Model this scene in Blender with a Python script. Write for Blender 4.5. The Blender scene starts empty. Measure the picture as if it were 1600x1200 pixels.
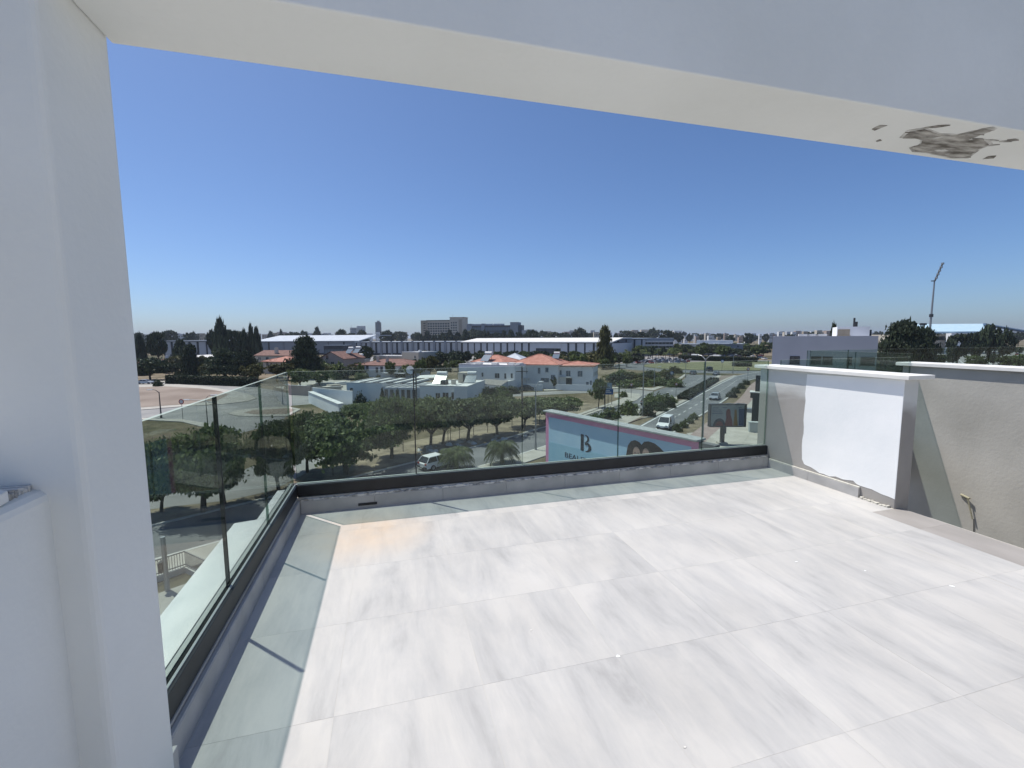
import bpy, bmesh, math, random
import numpy as np
from mathutils import Vector, Matrix

random.seed(7)
rng = np.random.default_rng(7)
R = math.radians
scene = bpy.context.scene
COL = scene.collection

# ------------------------------------------------------------------ camera
YAW, PITCH, ROLL, FPX = R(15.385), R(5.966), R(-0.35), 700.4
_f = Vector((math.sin(YAW) * math.cos(PITCH), math.cos(YAW) * math.cos(PITCH), -math.sin(PITCH)))
_r0 = Vector((math.cos(YAW), -math.sin(YAW), 0))
_u0 = _r0.cross(_f)
_r = _r0 * math.cos(ROLL) + _u0 * math.sin(ROLL)
_u = _u0 * math.cos(ROLL) - _r0 * math.sin(ROLL)
cam_data = bpy.data.cameras.new('camera')
cam = bpy.data.objects.new('camera', cam_data)
COL.objects.link(cam)
cam_data.sensor_width = 36
cam_data.lens = FPX / 1600 * 36
cam_data.clip_start = 0.05
cam_data.clip_end = 60000
cam.matrix_world = Matrix(((_r.x, _u.x, -_f.x, 0), (_r.y, _u.y, -_f.y, 0), (_r.z, _u.z, -_f.z, 0), (0, 0, 0, 1)))
scene.camera = cam

# ------------------------------------------------------------------ world, sun, exposure
SUN_TRAVEL = Vector((0.335, -0.345, -1.0)).normalized()
SUN_EL = math.asin(-SUN_TRAVEL.z)
SUN_AZ = math.atan2(-SUN_TRAVEL.x, -SUN_TRAVEL.y)          # clockwise from +Y
world = bpy.data.worlds.new('World')
scene.world = world
world.use_nodes = True
wn = world.node_tree
sky = wn.nodes.new('ShaderNodeTexSky')
sky.sky_type = 'NISHITA'
sky.sun_disc = False
sky.sun_elevation = SUN_EL
sky.sun_rotation = SUN_AZ
sky.altitude = 150
sky.air_density = 0.8
sky.dust_density = 1.1
sky.ozone_density = 10.0
wn.links.new(sky.outputs[0], wn.nodes['Background'].inputs[0])
wn.nodes['Background'].inputs[1].default_value = 0.122
sun_data = bpy.data.lights.new('sun', 'SUN')
sun_data.energy = 4.8
sun_data.angle = R(0.53)
sun_data.color = (1.0, 0.965, 0.90)
sun = bpy.data.objects.new('sun', sun_data)
COL.objects.link(sun)
sun.rotation_euler = SUN_TRAVEL.to_track_quat('-Z', 'Y').to_euler()
vs = scene.view_settings
vs.view_transform = 'Standard'
vs.look = 'None'
vs.exposure = 0.1
vs.gamma = 1.0
vs.use_curve_mapping = False
scene.cycles.max_bounces = 10
scene.cycles.transparent_max_bounces = 24

# ------------------------------------------------------------------ surveying helpers: from a sight line to a place in metres
GZ = -14.0
def sight(u, v):
    return _r * ((u - 800) / FPX) + _u * ((600 - v) / FPX) + _f
def gp(u, v, z=GZ):
    d = sight(u, v); k = z / d.z
    return Vector((d.x * k, d.y * k, z))
def at(u, D):
    d = sight(u, 526 - (u - 800) * 0.0061) * D
    return Vector((d.x, d.y, GZ))
def zat(u, v, D):
    return (sight(u, v) * D).z
def depth_of(p):
    return Vector((p.x, p.y, p.z)).dot(_f)

# ------------------------------------------------------------------ materials
MATS = {}
def nodes_of(m):
    m.use_nodes = True
    return m.node_tree, m.node_tree.nodes['Principled BSDF']
def mat(name, c1, rough=0.8, c2=None, scale=4.0, detail=6.0, bump=0.0, bscale=None, metallic=0.0, spec=0.4,
        stretch=(1, 1, 1), lo=0.35, hi=0.65, coord='Object'):
    if name in MATS: return MATS[name]
    m = bpy.data.materials.new(name); nt, b = nodes_of(m); L = nt.links
    b.inputs['Roughness'].default_value = rough
    b.inputs['Metallic'].default_value = metallic
    b.inputs['Specular IOR Level'].default_value = spec
    b.inputs['Base Color'].default_value = (*c1, 1)
    if c2 is not None or bump:
        tc = nt.nodes.new('ShaderNodeTexCoord'); mp = nt.nodes.new('ShaderNodeMapping')
        mp.inputs['Scale'].default_value = stretch
        L.new(tc.outputs[coord], mp.inputs[0])
    if c2 is not None:
        n = nt.nodes.new('ShaderNodeTexNoise'); n.inputs['Scale'].default_value = scale; n.inputs['Detail'].default_value = detail
        L.new(mp.outputs[0], n.inputs[0])
        r = nt.nodes.new('ShaderNodeValToRGB')
        r.color_ramp.elements[0].position = lo; r.color_ramp.elements[0].color = (*c1, 1)
        r.color_ramp.elements[1].position = hi; r.color_ramp.elements[1].color = (*c2, 1)
        L.new(n.outputs[0], r.inputs[0]); L.new(r.outputs[0], b.inputs['Base Color'])
    if bump:
        n2 = nt.nodes.new('ShaderNodeTexNoise'); n2.inputs['Scale'].default_value = bscale or scale * 6; n2.inputs['Detail'].default_value = 4
        L.new(mp.outputs[0], n2.inputs[0])
        bp = nt.nodes.new('ShaderNodeBump'); bp.inputs['Strength'].default_value = bump; bp.inputs['Distance'].default_value = 0.01
        L.new(n2.outputs[0], bp.inputs['Height']); L.new(bp.outputs[0], b.inputs['Normal'])
    MATS[name] = m
    return m

def tile_material():
    m = bpy.data.materials.new('marble_tile'); nt, b = nodes_of(m); L = nt.links; N = nt.nodes.new
    geo = N('ShaderNodeNewGeometry'); info = N('ShaderNodeObjectInfo')
    off = N('ShaderNodeVectorMath'); off.operation = 'SCALE'; off.inputs['Scale'].default_value = 0.5
    comb = N('ShaderNodeCombineXYZ')
    L.new(info.outputs['Random'], comb.inputs[0]); L.new(info.outputs['Random'], comb.inputs[1])
    L.new(comb.outputs[0], off.inputs[0])
    add = N('ShaderNodeVectorMath'); add.operation = 'ADD'
    L.new(geo.outputs['Position'], add.inputs[0]); L.new(off.outputs[0], add.inputs[1])
    mp = N('ShaderNodeMapping'); mp.inputs['Scale'].default_value = (3.0, 0.85, 1); mp.inputs['Rotation'].default_value = (0, 0, R(14))
    L.new(add.outputs[0], mp.inputs[0])
    n = N('ShaderNodeTexNoise'); n.inputs['Scale'].default_value = 1.35; n.inputs['Detail'].default_value = 9; n.inputs['Roughness'].default_value = 0.66; n.inputs['Distortion'].default_value = 0.35
    L.new(mp.outputs[0], n.inputs[0])
    r = N('ShaderNodeValToRGB'); e = r.color_ramp.elements
    e[0].position = 0.30; e[0].color = (0.345, 0.336, 0.328, 1)
    e[1].position = 0.60; e[1].color = (0.50, 0.482, 0.457, 1)
    k = e.new(0.44); k.color = (0.432, 0.422, 0.41, 1)
    # fine combed grain on top of the broad clouds
    mp2 = N('ShaderNodeMapping'); mp2.inputs['Scale'].default_value = (26, 3.0, 1); mp2.inputs['Rotation'].default_value = (0, 0, R(14))
    L.new(add.outputs[0], mp2.inputs[0])
    n3 = N('ShaderNodeTexNoise'); n3.inputs['Scale'].default_value = 1.0; n3.inputs['Detail'].default_value = 8; n3.inputs['Roughness'].default_value = 0.75
    L.new(mp2.outputs[0], n3.inputs[0])
    ad3 = N('ShaderNodeMath'); ad3.operation = 'MULTIPLY_ADD'; ad3.inputs[1].default_value = 0.22; L.new(n3.outputs[0], ad3.inputs[0]); L.new(n.outputs[0], ad3.inputs[2])
    sb3 = N('ShaderNodeMath'); sb3.operation = 'SUBTRACT'; sb3.inputs[1].default_value = 0.11; L.new(ad3.outputs[0], sb3.inputs[0])
    L.new(sb3.outputs[0], r.inputs[0])
    # dried rust-coloured water stain near the outer corner of the floor
    st = N('ShaderNodeTexNoise'); st.inputs['Scale'].default_value = 5; st.inputs['Detail'].default_value = 3
    L.new(geo.outputs['Position'], st.inputs[0])
    dist = N('ShaderNodeVectorMath'); dist.operation = 'DISTANCE'; dist.inputs[1].default_value = (-0.20, 3.52, -1.5)
    L.new(geo.outputs['Position'], dist.inputs[0])
    mr = N('ShaderNodeMapRange'); mr.inputs['From Min'].default_value = 0.55; mr.inputs['From Max'].default_value = 0.0
    L.new(dist.outputs['Value'], mr.inputs['Value'])
    mul = N('ShaderNodeMath'); mul.operation = 'MULTIPLY'; L.new(mr.outputs[0], mul.inputs[0]); L.new(st.outputs[0], mul.inputs[1])
    mix = N('ShaderNodeMix'); mix.data_type = 'RGBA'
    L.new(mul.outputs[0], mix.inputs['Factor']); L.new(r.outputs[0], mix.inputs['A']); mix.inputs['B'].default_value = (0.72, 0.50, 0.30, 1)
    # per-tile tone
    tone = N('ShaderNodeMapRange'); tone.inputs['To Min'].default_value = 0.985; tone.inputs['To Max'].default_value = 1.015
    L.new(info.outputs['Random'], tone.inputs['Value'])
    # faint dust and scuffs
    dn = N('ShaderNodeTexNoise'); dn.inputs['Scale'].default_value = 2.2; dn.inputs['Detail'].default_value = 8
    L.new(geo.outputs['Position'], dn.inputs[0])
    dr = N('ShaderNodeMapRange'); dr.inputs['From Min'].default_value = 0.3; dr.inputs['From Max'].default_value = 0.7; dr.inputs['To Min'].default_value = 0.92; dr.inputs['To Max'].default_value = 1.05
    L.new(dn.outputs[0], dr.inputs['Value'])
    mm = N('ShaderNodeMath'); mm.operation = 'MULTIPLY'; L.new(tone.outputs[0], mm.inputs[0]); L.new(dr.outputs[0], mm.inputs[1])
    sc = N('ShaderNodeVectorMath'); sc.operation = 'SCALE'
    L.new(mix.outputs['Result'], sc.inputs[0]); L.new(mm.outputs[0], sc.inputs['Scale'])
    L.new(sc.outputs[0], b.inputs['Base Color'])
    b.inputs['Roughness'].default_value = 0.55
    b.inputs['Specular IOR Level'].default_value = 0.35
    bn = N('ShaderNodeTexNoise'); bn.inputs['Scale'].default_value = 60; L.new(geo.outputs['Position'], bn.inputs[0])
    bp = N('ShaderNodeBump'); bp.inputs['Strength'].default_value = 0.08; bp.inputs['Distance'].default_value = 0.003
    L.new(bn.outputs[0], bp.inputs['Height']); L.new(bp.outputs[0], b.inputs['Normal'])
    return m

def glass_material(name, tint, gloss=0.5):
    m = bpy.data.materials.new(name); m.use_nodes = True; nt = m.node_tree; nt.nodes.clear(); N = nt.nodes.new
    out = N('ShaderNodeOutputMaterial'); mix = N('ShaderNodeMixShader'); fr = N('ShaderNodeMath')
    # reflectance of a thin sheet, the same from both sides: 0.04 + 0.96 * (1 - cos)^5
    lw = N('ShaderNodeLayerWeight'); lw.inputs[0].default_value = 0.5
    pw = N('ShaderNodeMath'); pw.operation = 'POWER'; pw.inputs[1].default_value = 5.0
    fr.operation = 'MULTIPLY_ADD'; fr.inputs[1].default_value = 0.96; fr.inputs[2].default_value = 0.04
    nt.links.new(lw.outputs['Facing'], pw.inputs[0]); nt.links.new(pw.outputs[0], fr.inputs[0])
    tr = N('ShaderNodeBsdfTransparent'); gl = N('ShaderNodeBsdfGlossy'); gl.inputs['Roughness'].default_value = 0.0
    gl.inputs['Color'].default_value = (gloss, gloss, gloss, 1)
    tr.inputs[0].default_value = (*tint, 1)
    L = nt.links
    L.new(fr.outputs[0], mix.inputs[0]); L.new(tr.outputs[0], mix.inputs[1]); L.new(gl.outputs[0], mix.inputs[2])
    # dusty film on the pane
    df = N('ShaderNodeBsdfDiffuse'); df.inputs[0].default_value = (0.55, 0.58, 0.56, 1)
    geo = N('ShaderNodeNewGeometry'); no = N('ShaderNodeTexNoise'); no.inputs['Scale'].default_value = 2.2; no.inputs['Detail'].default_value = 6
    L.new(geo.outputs['Position'], no.inputs[0])
    mr = N('ShaderNodeMapRange'); mr.inputs['From Min'].default_value = 0.35; mr.inputs['From Max'].default_value = 0.75; mr.inputs['To Min'].default_value = 0.008; mr.inputs['To Max'].default_value = 0.030
    L.new(no.outputs[0], mr.inputs['Value'])
    m2 = N('ShaderNodeMixShader'); L.new(mr.outputs[0], m2.inputs[0]); L.new(mix.outputs[0], m2.inputs[1]); L.new(df.outputs[0], m2.inputs[2])
    L.new(m2.outputs[0], out.inputs[0])
    MATS[name] = m
    return m

def foliage(name, c1, c2, trans=0.22):
    if name in MATS: return MATS[name]
    m = bpy.data.materials.new(name); m.use_nodes = True; nt = m.node_tree; nt.nodes.clear(); N = nt.nodes.new; L = nt.links
    out = N('ShaderNodeOutputMaterial'); mix = N('ShaderNodeMixShader'); mix.inputs[0].default_value = trans
    d = N('ShaderNodeBsdfPrincipled'); t = N('ShaderNodeBsdfTranslucent')
    d.inputs['Roughness'].default_value = 0.6; d.inputs['Specular IOR Level'].default_value = 0.25
    geo = N('ShaderNodeNewGeometry'); info = N('ShaderNodeObjectInfo')
    r = N('ShaderNodeValToRGB'); r.color_ramp.elements[0].color = (*c1, 1); r.color_ramp.elements[1].color = (*c2, 1)
    L.new(geo.outputs['Random Per Island'], r.inputs[0])
    mr = N('ShaderNodeMapRange'); mr.inputs['To Min'].default_value = 0.75; mr.inputs['To Max'].default_value = 1.25
    L.new(info.outputs['Random'], mr.inputs['Value'])
    sc = N('ShaderNodeVectorMath'); sc.operation = 'SCALE'; L.new(r.outputs[0], sc.inputs[0]); L.new(mr.outputs[0], sc.inputs['Scale'])
    L.new(sc.outputs[0], d.inputs['Base Color']); L.new(sc.outputs[0], t.inputs[0])
    L.new(d.outputs[0], mix.inputs[1]); L.new(t.outputs[0], mix.inputs[2]); L.new(mix.outputs[0], out.inputs[0])
    MATS[name] = m
    return m

PLASTER = mat('white_plaster', (0.73, 0.735, 0.70), 0.9, (0.81, 0.815, 0.785), 1.1, detail=9, bump=0.22, bscale=38)
CEIL = mat('ceiling_paint', (0.62, 0.62, 0.63), 0.9, (0.66, 0.66, 0.665), 1.2, bump=0.08, bscale=50)
GREY_RENDER = mat('grey_render', (0.36, 0.345, 0.31), 0.9, (0.52, 0.50, 0.455), 1.7, detail=8, bump=0.2, bscale=30, lo=0.25, hi=0.75)
MARBLE = mat('white_marble', (0.70, 0.70, 0.68), 0.4, (0.80, 0.79, 0.76), 3.0, stretch=(3, 1, 1))
WHITE_PANEL = mat('white_primer', (0.82, 0.83, 0.83), 0.85, (0.88, 0.88, 0.875), 2.5, bump=0.1, bscale=25)
SKIRT = mat('skirting_tile', (0.36, 0.355, 0.35), 0.6, (0.45, 0.44, 0.43), 5)
MORTAR = mat('mortar', (0.30, 0.29, 0.27), 0.95, (0.66, 0.64, 0.60), 22, detail=6, bump=0.6, bscale=60, lo=0.4, hi=0.55)
GROUT = mat('grout', (0.47, 0.45, 0.42), 0.9, (0.53, 0.49, 0.41), 3)
BLACK_METAL = mat('black_channel', (0.012, 0.013, 0.016), 0.45, (0.02, 0.021, 0.024), 6)
GASKET = mat('grey_gasket', (0.36, 0.38, 0.36), 0.6)
GLASS_EDGE = mat('glass_edge', (0.010, 0.020, 0.017), 0.25, spec=0.6)
BARE = mat('bare_cement', (0.13, 0.118, 0.10), 0.95, (0.52, 0.50, 0.46), 13, detail=10, stretch=(0.7, 2.4, 1), bump=0.9, bscale=60, lo=0.36, hi=0.66)
TILE = tile_material()
TILE_BEIGE = mat('beige_tile', (0.29, 0.27, 0.25), 0.6, (0.345, 0.32, 0.30), 1.6, stretch=(3, 1, 1))
GLASS = glass_material('green_tinted_glass', (0.815, 0.885, 0.86))
GLASS_EDGE = glass_material('glass_edge_green', (0.34, 0.46, 0.41))

ASPHALT = mat('asphalt', (0.115, 0.12, 0.124), 0.9, (0.175, 0.177, 0.18), 0.22, detail=9, coord='Object')
ASPHALT_LIGHT = mat('worn_asphalt', (0.21, 0.205, 0.20), 0.9, (0.29, 0.28, 0.265), 0.2, detail=9)
PAVING = mat('pavement', (0.33, 0.31, 0.27), 0.9, (0.42, 0.395, 0.35), 0.5, detail=8)
PAVING_PINK = mat('pink_pavement', (0.26, 0.19, 0.17), 0.9, (0.32, 0.25, 0.225), 0.6)
KERB = mat('kerb_stone', (0.45, 0.44, 0.41), 0.9, (0.52, 0.51, 0.48), 0.8)
DIRT = mat('bare_earth', (0.18, 0.14, 0.11), 0.95, (0.27, 0.22, 0.18), 0.09, detail=10)
DRYGRASS = mat('dry_grass', (0.14, 0.115, 0.08), 0.95, (0.29, 0.24, 0.165), 0.6, detail=10)
LAWN = mat('lawn', (0.125, 0.13, 0.06), 0.95, (0.20, 0.185, 0.10), 0.15, detail=10)
WHITE_LINE = mat('road_paint', (0.55, 0.55, 0.53), 0.8, (0.66, 0.66, 0.64), 3)
def ground_material():
    m = bpy.data.materials.new('open_ground'); nt, b = nodes_of(m); L = nt.links; N = nt.nodes.new
    geo = N('ShaderNodeNewGeometry')
    n1 = N('ShaderNodeTexNoise'); n1.inputs['Scale'].default_value = 0.045; n1.inputs['Detail'].default_value = 10
    n2 = N('ShaderNodeTexNoise'); n2.inputs['Scale'].default_value = 0.9; n2.inputs['Detail'].default_value = 8
    L.new(geo.outputs['Position'], n1.inputs[0]); L.new(geo.outputs['Position'], n2.inputs[0])
    r1 = N('ShaderNodeValToRGB'); e = r1.color_ramp.elements
    e[0].position = 0.36; e[0].color = (0.065, 0.066, 0.034, 1); e[1].position = 0.66; e[1].color = (0.225, 0.185, 0.135, 1)
    k = e.new(0.5); k.color = (0.140, 0.115, 0.074, 1)
    L.new(n1.outputs[0], r1.inputs[0])
    mr = N('ShaderNodeMapRange'); mr.inputs['From Min'].default_value = 0.25; mr.inputs['From Max'].default_value = 0.75; mr.inputs['To Min'].default_value = 0.6; mr.inputs['To Max'].default_value = 1.35
    L.new(n2.outputs[0], mr.inputs['Value'])
    sc = N('ShaderNodeVectorMath'); sc.operation = 'SCALE'; L.new(r1.outputs[0], sc.inputs[0]); L.new(mr.outputs[0], sc.inputs['Scale'])
    L.new(sc.outputs[0], b.inputs['Base Color']); b.inputs['Roughness'].default_value = 0.95
    b.inputs['Specular IOR Level'].default_value = 0.1
    return m
GROUND = ground_material()

def wallmat(name, c, amt=0.92):
    return mat(name, tuple(x * amt for x in c), 0.9, c, 0.35, detail=7)
W_WHITE = wallmat('house_white', (0.82, 0.82, 0.81))
W_CREAM = wallmat('house_cream', (0.58, 0.52, 0.43))
W_PINK = wallmat('house_pink', (0.44, 0.35, 0.30))
W_GREY = wallmat('hall_grey', (0.30, 0.32, 0.35))
W_PALE = wallmat('hall_pale', (0.50, 0.52, 0.545))
W_DARK = mat('dark_cladding', (0.035, 0.04, 0.05), 0.6, (0.06, 0.065, 0.075), 1)
W_LILAC = wallmat('lilac_grey_render', (0.52, 0.515, 0.545))
W_BEIGE = wallmat('beige_render', (0.40, 0.34, 0.26))
ROOF_WHITE = mat('white_roof', (0.58, 0.57, 0.55), 0.8, (0.70, 0.69, 0.66), 0.6)
ROOF_METAL = mat('pale_metal_roof', (0.42, 0.45, 0.48), 0.5, (0.52, 0.55, 0.58), 0.3)
ROOF_BLUE = mat('blue_metal_roof', (0.40, 0.56, 0.64), 0.5, (0.48, 0.62, 0.69), 0.4)
def terracotta(name, c1, c2):
    m = mat(name, c1, 0.85, c2, 0.8, detail=8)
    nt = m.node_tree; b = nt.nodes['Principled BSDF']; N = nt.nodes.new
    tc = N('ShaderNodeTexCoord'); w = N('ShaderNodeTexWave'); w.inputs['Scale'].default_value = 1.6; w.bands_direction = 'Z'
    nt.links.new(tc.outputs['Object'], w.inputs[0])
    bp = N('ShaderNodeBump'); bp.inputs['Strength'].default_value = 0.5; bp.inputs['Distance'].default_value = 0.06
    nt.links.new(w.outputs[0], bp.inputs['Height']); nt.links.new(bp.outputs[0], b.inputs['Normal'])
    return m
TERRA = terracotta('terracotta', (0.31, 0.135, 0.095), (0.40, 0.20, 0.15))
TERRA_OLD = terracotta('old_terracotta', (0.13, 0.068, 0.054), (0.20, 0.11, 0.088))
PANE = mat('dark_window', (0.03, 0.037, 0.045), 0.12, spec=0.7)
PANE_BLUE = mat('blue_window', (0.10, 0.14, 0.18), 0.15, spec=0.7)
STEEL = mat('galvanised_steel', (0.30, 0.31, 0.32), 0.5, metallic=0.6)
DARK_STEEL = mat('dark_steel', (0.045, 0.048, 0.052), 0.5, metallic=0.3)
WHITE_METAL = mat('white_metal', (0.66, 0.66, 0.65), 0.4)
TYRE = mat('tyre_rubber', (0.015, 0.015, 0.016), 0.8)
BARK = mat('bark', (0.055, 0.042, 0.032), 0.95, (0.11, 0.085, 0.065), 9, stretch=(1, 1, 0.3))
LEAF_NEAR = foliage('street_tree_leaf', (0.042, 0.068, 0.022), (0.150, 0.185, 0.065), 0.30)
LEAF_LIGHT = foliage('orchard_leaf', (0.062, 0.088, 0.031), (0.215, 0.240, 0.112), 0.30)
LEAF_DARK = foliage('dark_evergreen_leaf', (0.018, 0.030, 0.016), (0.058, 0.078, 0.038), 0.16)
LEAF_OLIVE = foliage('olive_leaf', (0.045, 0.050, 0.015), (0.13, 0.125, 0.045))
LEAF_PALM = foliage('palm_leaf', (0.045, 0.070, 0.024), (0.150, 0.180, 0.070))

# ------------------------------------------------------------------ mesh helpers
class MB:
    """collects boxes, prisms, tubes and polygons into one mesh"""
    def __init__(s): s.v = []; s.f = []; s.m = []
    def add(s, vs, fs, mi=0):
        o = len(s.v); s.v += [tuple(p) for p in vs]; s.f += [tuple(i + o for i in f) for f in fs]; s.m += [mi] * len(fs); return s
    def box(s, x0, y0, z0, x1, y1, z1, mi=0):
        v = [(x0, y0, z0), (x1, y0, z0), (x1, y1, z0), (x0, y1, z0), (x0, y0, z1), (x1, y0, z1), (x1, y1, z1), (x0, y1, z1)]
        return s.add(v, [(3, 2, 1, 0), (4, 5, 6, 7), (0, 1, 5, 4), (1, 2, 6, 5), (2, 3, 7, 6), (3, 0, 4, 7)], mi)
    def frustum(s, a, b, mi=0):
        """a, b: (x0,y0,x1,y1,z)"""
        v = []
        for (x0, y0, x1, y1, z) in (a, b): v += [(x0, y0, z), (x1, y0, z), (x1, y1, z), (x0, y1, z)]
        return s.add(v, [(3, 2, 1, 0), (4, 5, 6, 7), (0, 1, 5, 4), (1, 2, 6, 5), (2, 3, 7, 6), (3, 0, 4, 7)], mi)
    def prism(s, poly, z0, z1, mi=0):
        n = len(poly)
        area = sum(poly[i][0] * poly[(i + 1) % n][1] - poly[(i + 1) % n][0] * poly[i][1] for i in range(n))
        if area < 0: poly = poly[::-1]
        v = [(p[0], p[1], z0) for p in poly] + [(p[0], p[1], z1) for p in poly]
        fs = [tuple(range(n - 1, -1, -1)), tuple(range(n, 2 * n))] + [(i, (i + 1) % n, n + (i + 1) % n, n + i) for i in range(n)]
        return s.add(v, fs, mi)
    def prism_axis(s, poly, a0, a1, axis, mi=0):
        """poly in the two other axes (in order), extruded along axis 'x' or 'y'"""
        n = len(poly)
        def pt(p, a): return (a, p[0], p[1]) if axis == 'x' else (p[0], a, p[1])
        v = [pt(p, a0) for p in poly] + [pt(p, a1) for p in poly]
        fs = [tuple(range(n)), tuple(range(2 * n - 1, n - 1, -1))] + [(i, n + i, n + (i + 1) % n, (i + 1) % n) for i in range(n)]
        return s.add(v, fs, mi)
    def tube(s, p0, p1, r0, r1, n=8, mi=0, caps=True):
        p0 = Vector(p0); p1 = Vector(p1); d = (p1 - p0)
        if d.length < 1e-6: return s
        d.normalize(); a = d.orthogonal().normalized(); b = d.cross(a); v = []
        for p, r in ((p0, r0), (p1, r1)):
            for i in range(n):
                t = 2 * math.pi * i / n; v.append(p + a * (r * math.cos(t)) + b * (r * math.sin(t)))
        fs = [(i, (i + 1) % n, n + (i + 1) % n, n + i) for i in range(n)]
        if caps: fs += [tuple(range(n - 1, -1, -1)), tuple(range(n, 2 * n))]
        return s.add(v, fs, mi)
    def path(s, pts, rs, n=8, mi=0):
        for i in range(len(pts) - 1): s.tube(pts[i], pts[i + 1], rs[i], rs[i + 1], n, mi)
        return s
    def mesh(s, name, mats):
        me = bpy.data.meshes.new(name); me.from_pydata(s.v, [], s.f)
        for m in (mats if isinstance(mats, (list, tuple)) else [mats]): me.materials.append(m)
        if any(s.m): me.polygons.foreach_set('material_index', s.m)
        bm = bmesh.new(); bm.from_mesh(me); bmesh.ops.recalc_face_normals(bm, faces=bm.faces[:]); bm.to_mesh(me); bm.free()
        me.update(); return me
    def build(s, name, mats, parent=None, loc=None, rz=0.0, bevel=0.0, smooth=False):
        return put(name, s.mesh(name, mats), parent, loc, rz, bevel, smooth)

def put(name, me, parent=None, loc=None, rz=0.0, bevel=0.0, smooth=False):
    o = bpy.data.objects.new(name, me); COL.objects.link(o)
    if parent is not None: o.parent = parent
    if loc is not None: o.location = loc
    o.rotation_euler = (0, 0, rz)
    if bevel:
        b = o.modifiers.new('bevel', 'BEVEL'); b.width = bevel; b.segments = 3; b.limit_method = 'ANGLE'
    if smooth:
        me.polygons.foreach_set('use_smooth', [True] * len(me.polygons))
    return o
def tag(o, label=None, cat=None, group=None, kind=None):
    if label: o['label'] = label
    if cat: o['category'] = cat
    if group: o['group'] = group
    if kind: o['kind'] = kind
    return o
def thing(name, label, cat, loc=(0, 0, 0), rz=0.0, group=None):
    o = bpy.data.objects.new(name, None); COL.objects.link(o); o.location = loc; o.rotation_euler = (0, 0, rz)
    o.empty_display_size = 0.2
    return tag(o, label, cat, group)
def structure(o): o['kind'] = 'structure'; return o
def copy_tree(src, label, loc, rz=0.0, scale=None, group=None):
    r = src.copy(); COL.objects.link(r); r.location = loc; r.rotation_euler = (0, 0, rz)
    if scale: r.scale = scale
    r['label'] = label
    if group: r['group'] = group
    for ch in src.children:
        c = ch.copy(); COL.objects.link(c); c.parent = r
        for g in ch.children:
            d = g.copy(); COL.objects.link(d); d.parent = c
    return r
BOXES = {}
def unit_box(w, d, h, m, bottom=True):
    k = (round(w, 3), round(d, 3), round(h, 3), m.name)
    if k not in BOXES: BOXES[k] = MB().box(-w / 2, -d / 2, 0, w / 2, d / 2, h).mesh('box', m)
    return BOXES[k]

# ================================================================== GROUND AND ROADS
S = 30000
structure(MB().add([(-S, -2000, GZ), (S, -2000, GZ), (S, S, GZ), (-S, S, GZ)], [(0, 1, 2, 3)]).build('ground', GROUND))
def sheet(name, pts, dz, m, parent=None):
    b = MB(); b.add([(p[0], p[1], GZ + dz) for p in pts], [tuple(range(len(pts)))])
    o = b.build(name, m, parent)
    n = o.data.polygons[0].normal
    if n.z < 0: o.data.flip_normals()
    return o
def pxs(L): return [gp(*p)[:2] for p in L]
def slab(name, pts, h, m, parent=None):
    return MB().prism([tuple(p[:2]) for p in pts], GZ - 0.2, GZ + h).build(name, m, parent)
def offset_line(pts, d):
    out = []
    for i, p in enumerate(pts):
        a = Vector(pts[max(i - 1, 0)]); b = Vector(pts[min(i + 1, len(pts) - 1)]); t = (b - a).normalized()
        out.append((p[0] - t.y * d, p[1] + t.x * d))
    return out
def smooth_line(pts, k=6):
    P = [Vector(p) for p in pts]; out = []
    for i in range(len(P) - 1):
        p0 = P[max(i - 1, 0)]; p1 = P[i]; p2 = P[i + 1]; p3 = P[min(i + 2, len(P) - 1)]
        for j in range(k):
            t = j / k
            out.append(tuple(0.5 * ((2 * p1) + (p2 - p0) * t + (2 * p0 - 5 * p1 + 4 * p2 - p3) * t * t + (3 * p1 - p0 - 3 * p2 + p3) * t ** 3)))
    out.append(tuple(P[-1])); return out
def ribbon(name, line, w0, w1, dz, m, thick=None):
    """strip between offsets w0 and w1 (left positive) of a centre line"""
    a = offset_line(line, w0); b = offset_line(line, w1); n = len(line); mb = MB()
    v = [(p[0], p[1], GZ + dz) for p in a] + [(p[0], p[1], GZ + dz) for p in b]
    fs = [(n + i, n + i + 1, i + 1, i) for i in range(n - 1)]
    if thick:
        v += [(p[0], p[1], GZ - 0.1) for p in a] + [(p[0], p[1], GZ - 0.1) for p in b]
        for i in range(n - 1):
            fs += [(i, i + 1, 2 * n + i + 1, 2 * n + i), (n + i + 1, n + i, 3 * n + i, 3 * n + i + 1)]
        fs += [(0, 2 * n, 3 * n, n), (n - 1, 2 * n - 1, 4 * n - 1, 3 * n - 1)]
    o = mb.add(v, fs).build(name, m)
    return structure(o)

# left junction
junction = [(60, 606), (205, 600), (260, 597.5), (310, 597), (365, 600.5), (400, 605), (455, 615), (492, 619), (492, 631), (455, 634), (444, 655), (410, 668), (372, 678), (340, 669), (318, 661), (285, 655.5), (222, 653.5), (60, 657)]
structure(sheet('junction_road', pxs(junction), 0.02, ASPHALT_LIGHT))
structure(slab('field_pavement', pxs([(60, 604), (217, 601.5), (280, 601), (320, 604), (364, 611), (390, 617), (402, 623), (385, 628), (348, 632), (296, 635), (222, 641), (60, 649)]), 0.13, PAVING))
structure(slab('bare_field', pxs([(60, 608), (205, 606), (260, 604.5), (312, 607.5), (345, 612), (357, 617.5), (340, 626.5), (296, 632), (222, 637.5), (60, 644)]), 0.16, DIRT))
structure(slab('traffic_island', pxs([(356, 647), (368, 642), (395, 639), (450, 636), (470, 640), (450, 651), (400, 651.5), (370, 650.5)]), 0.13, PAVING))
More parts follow.
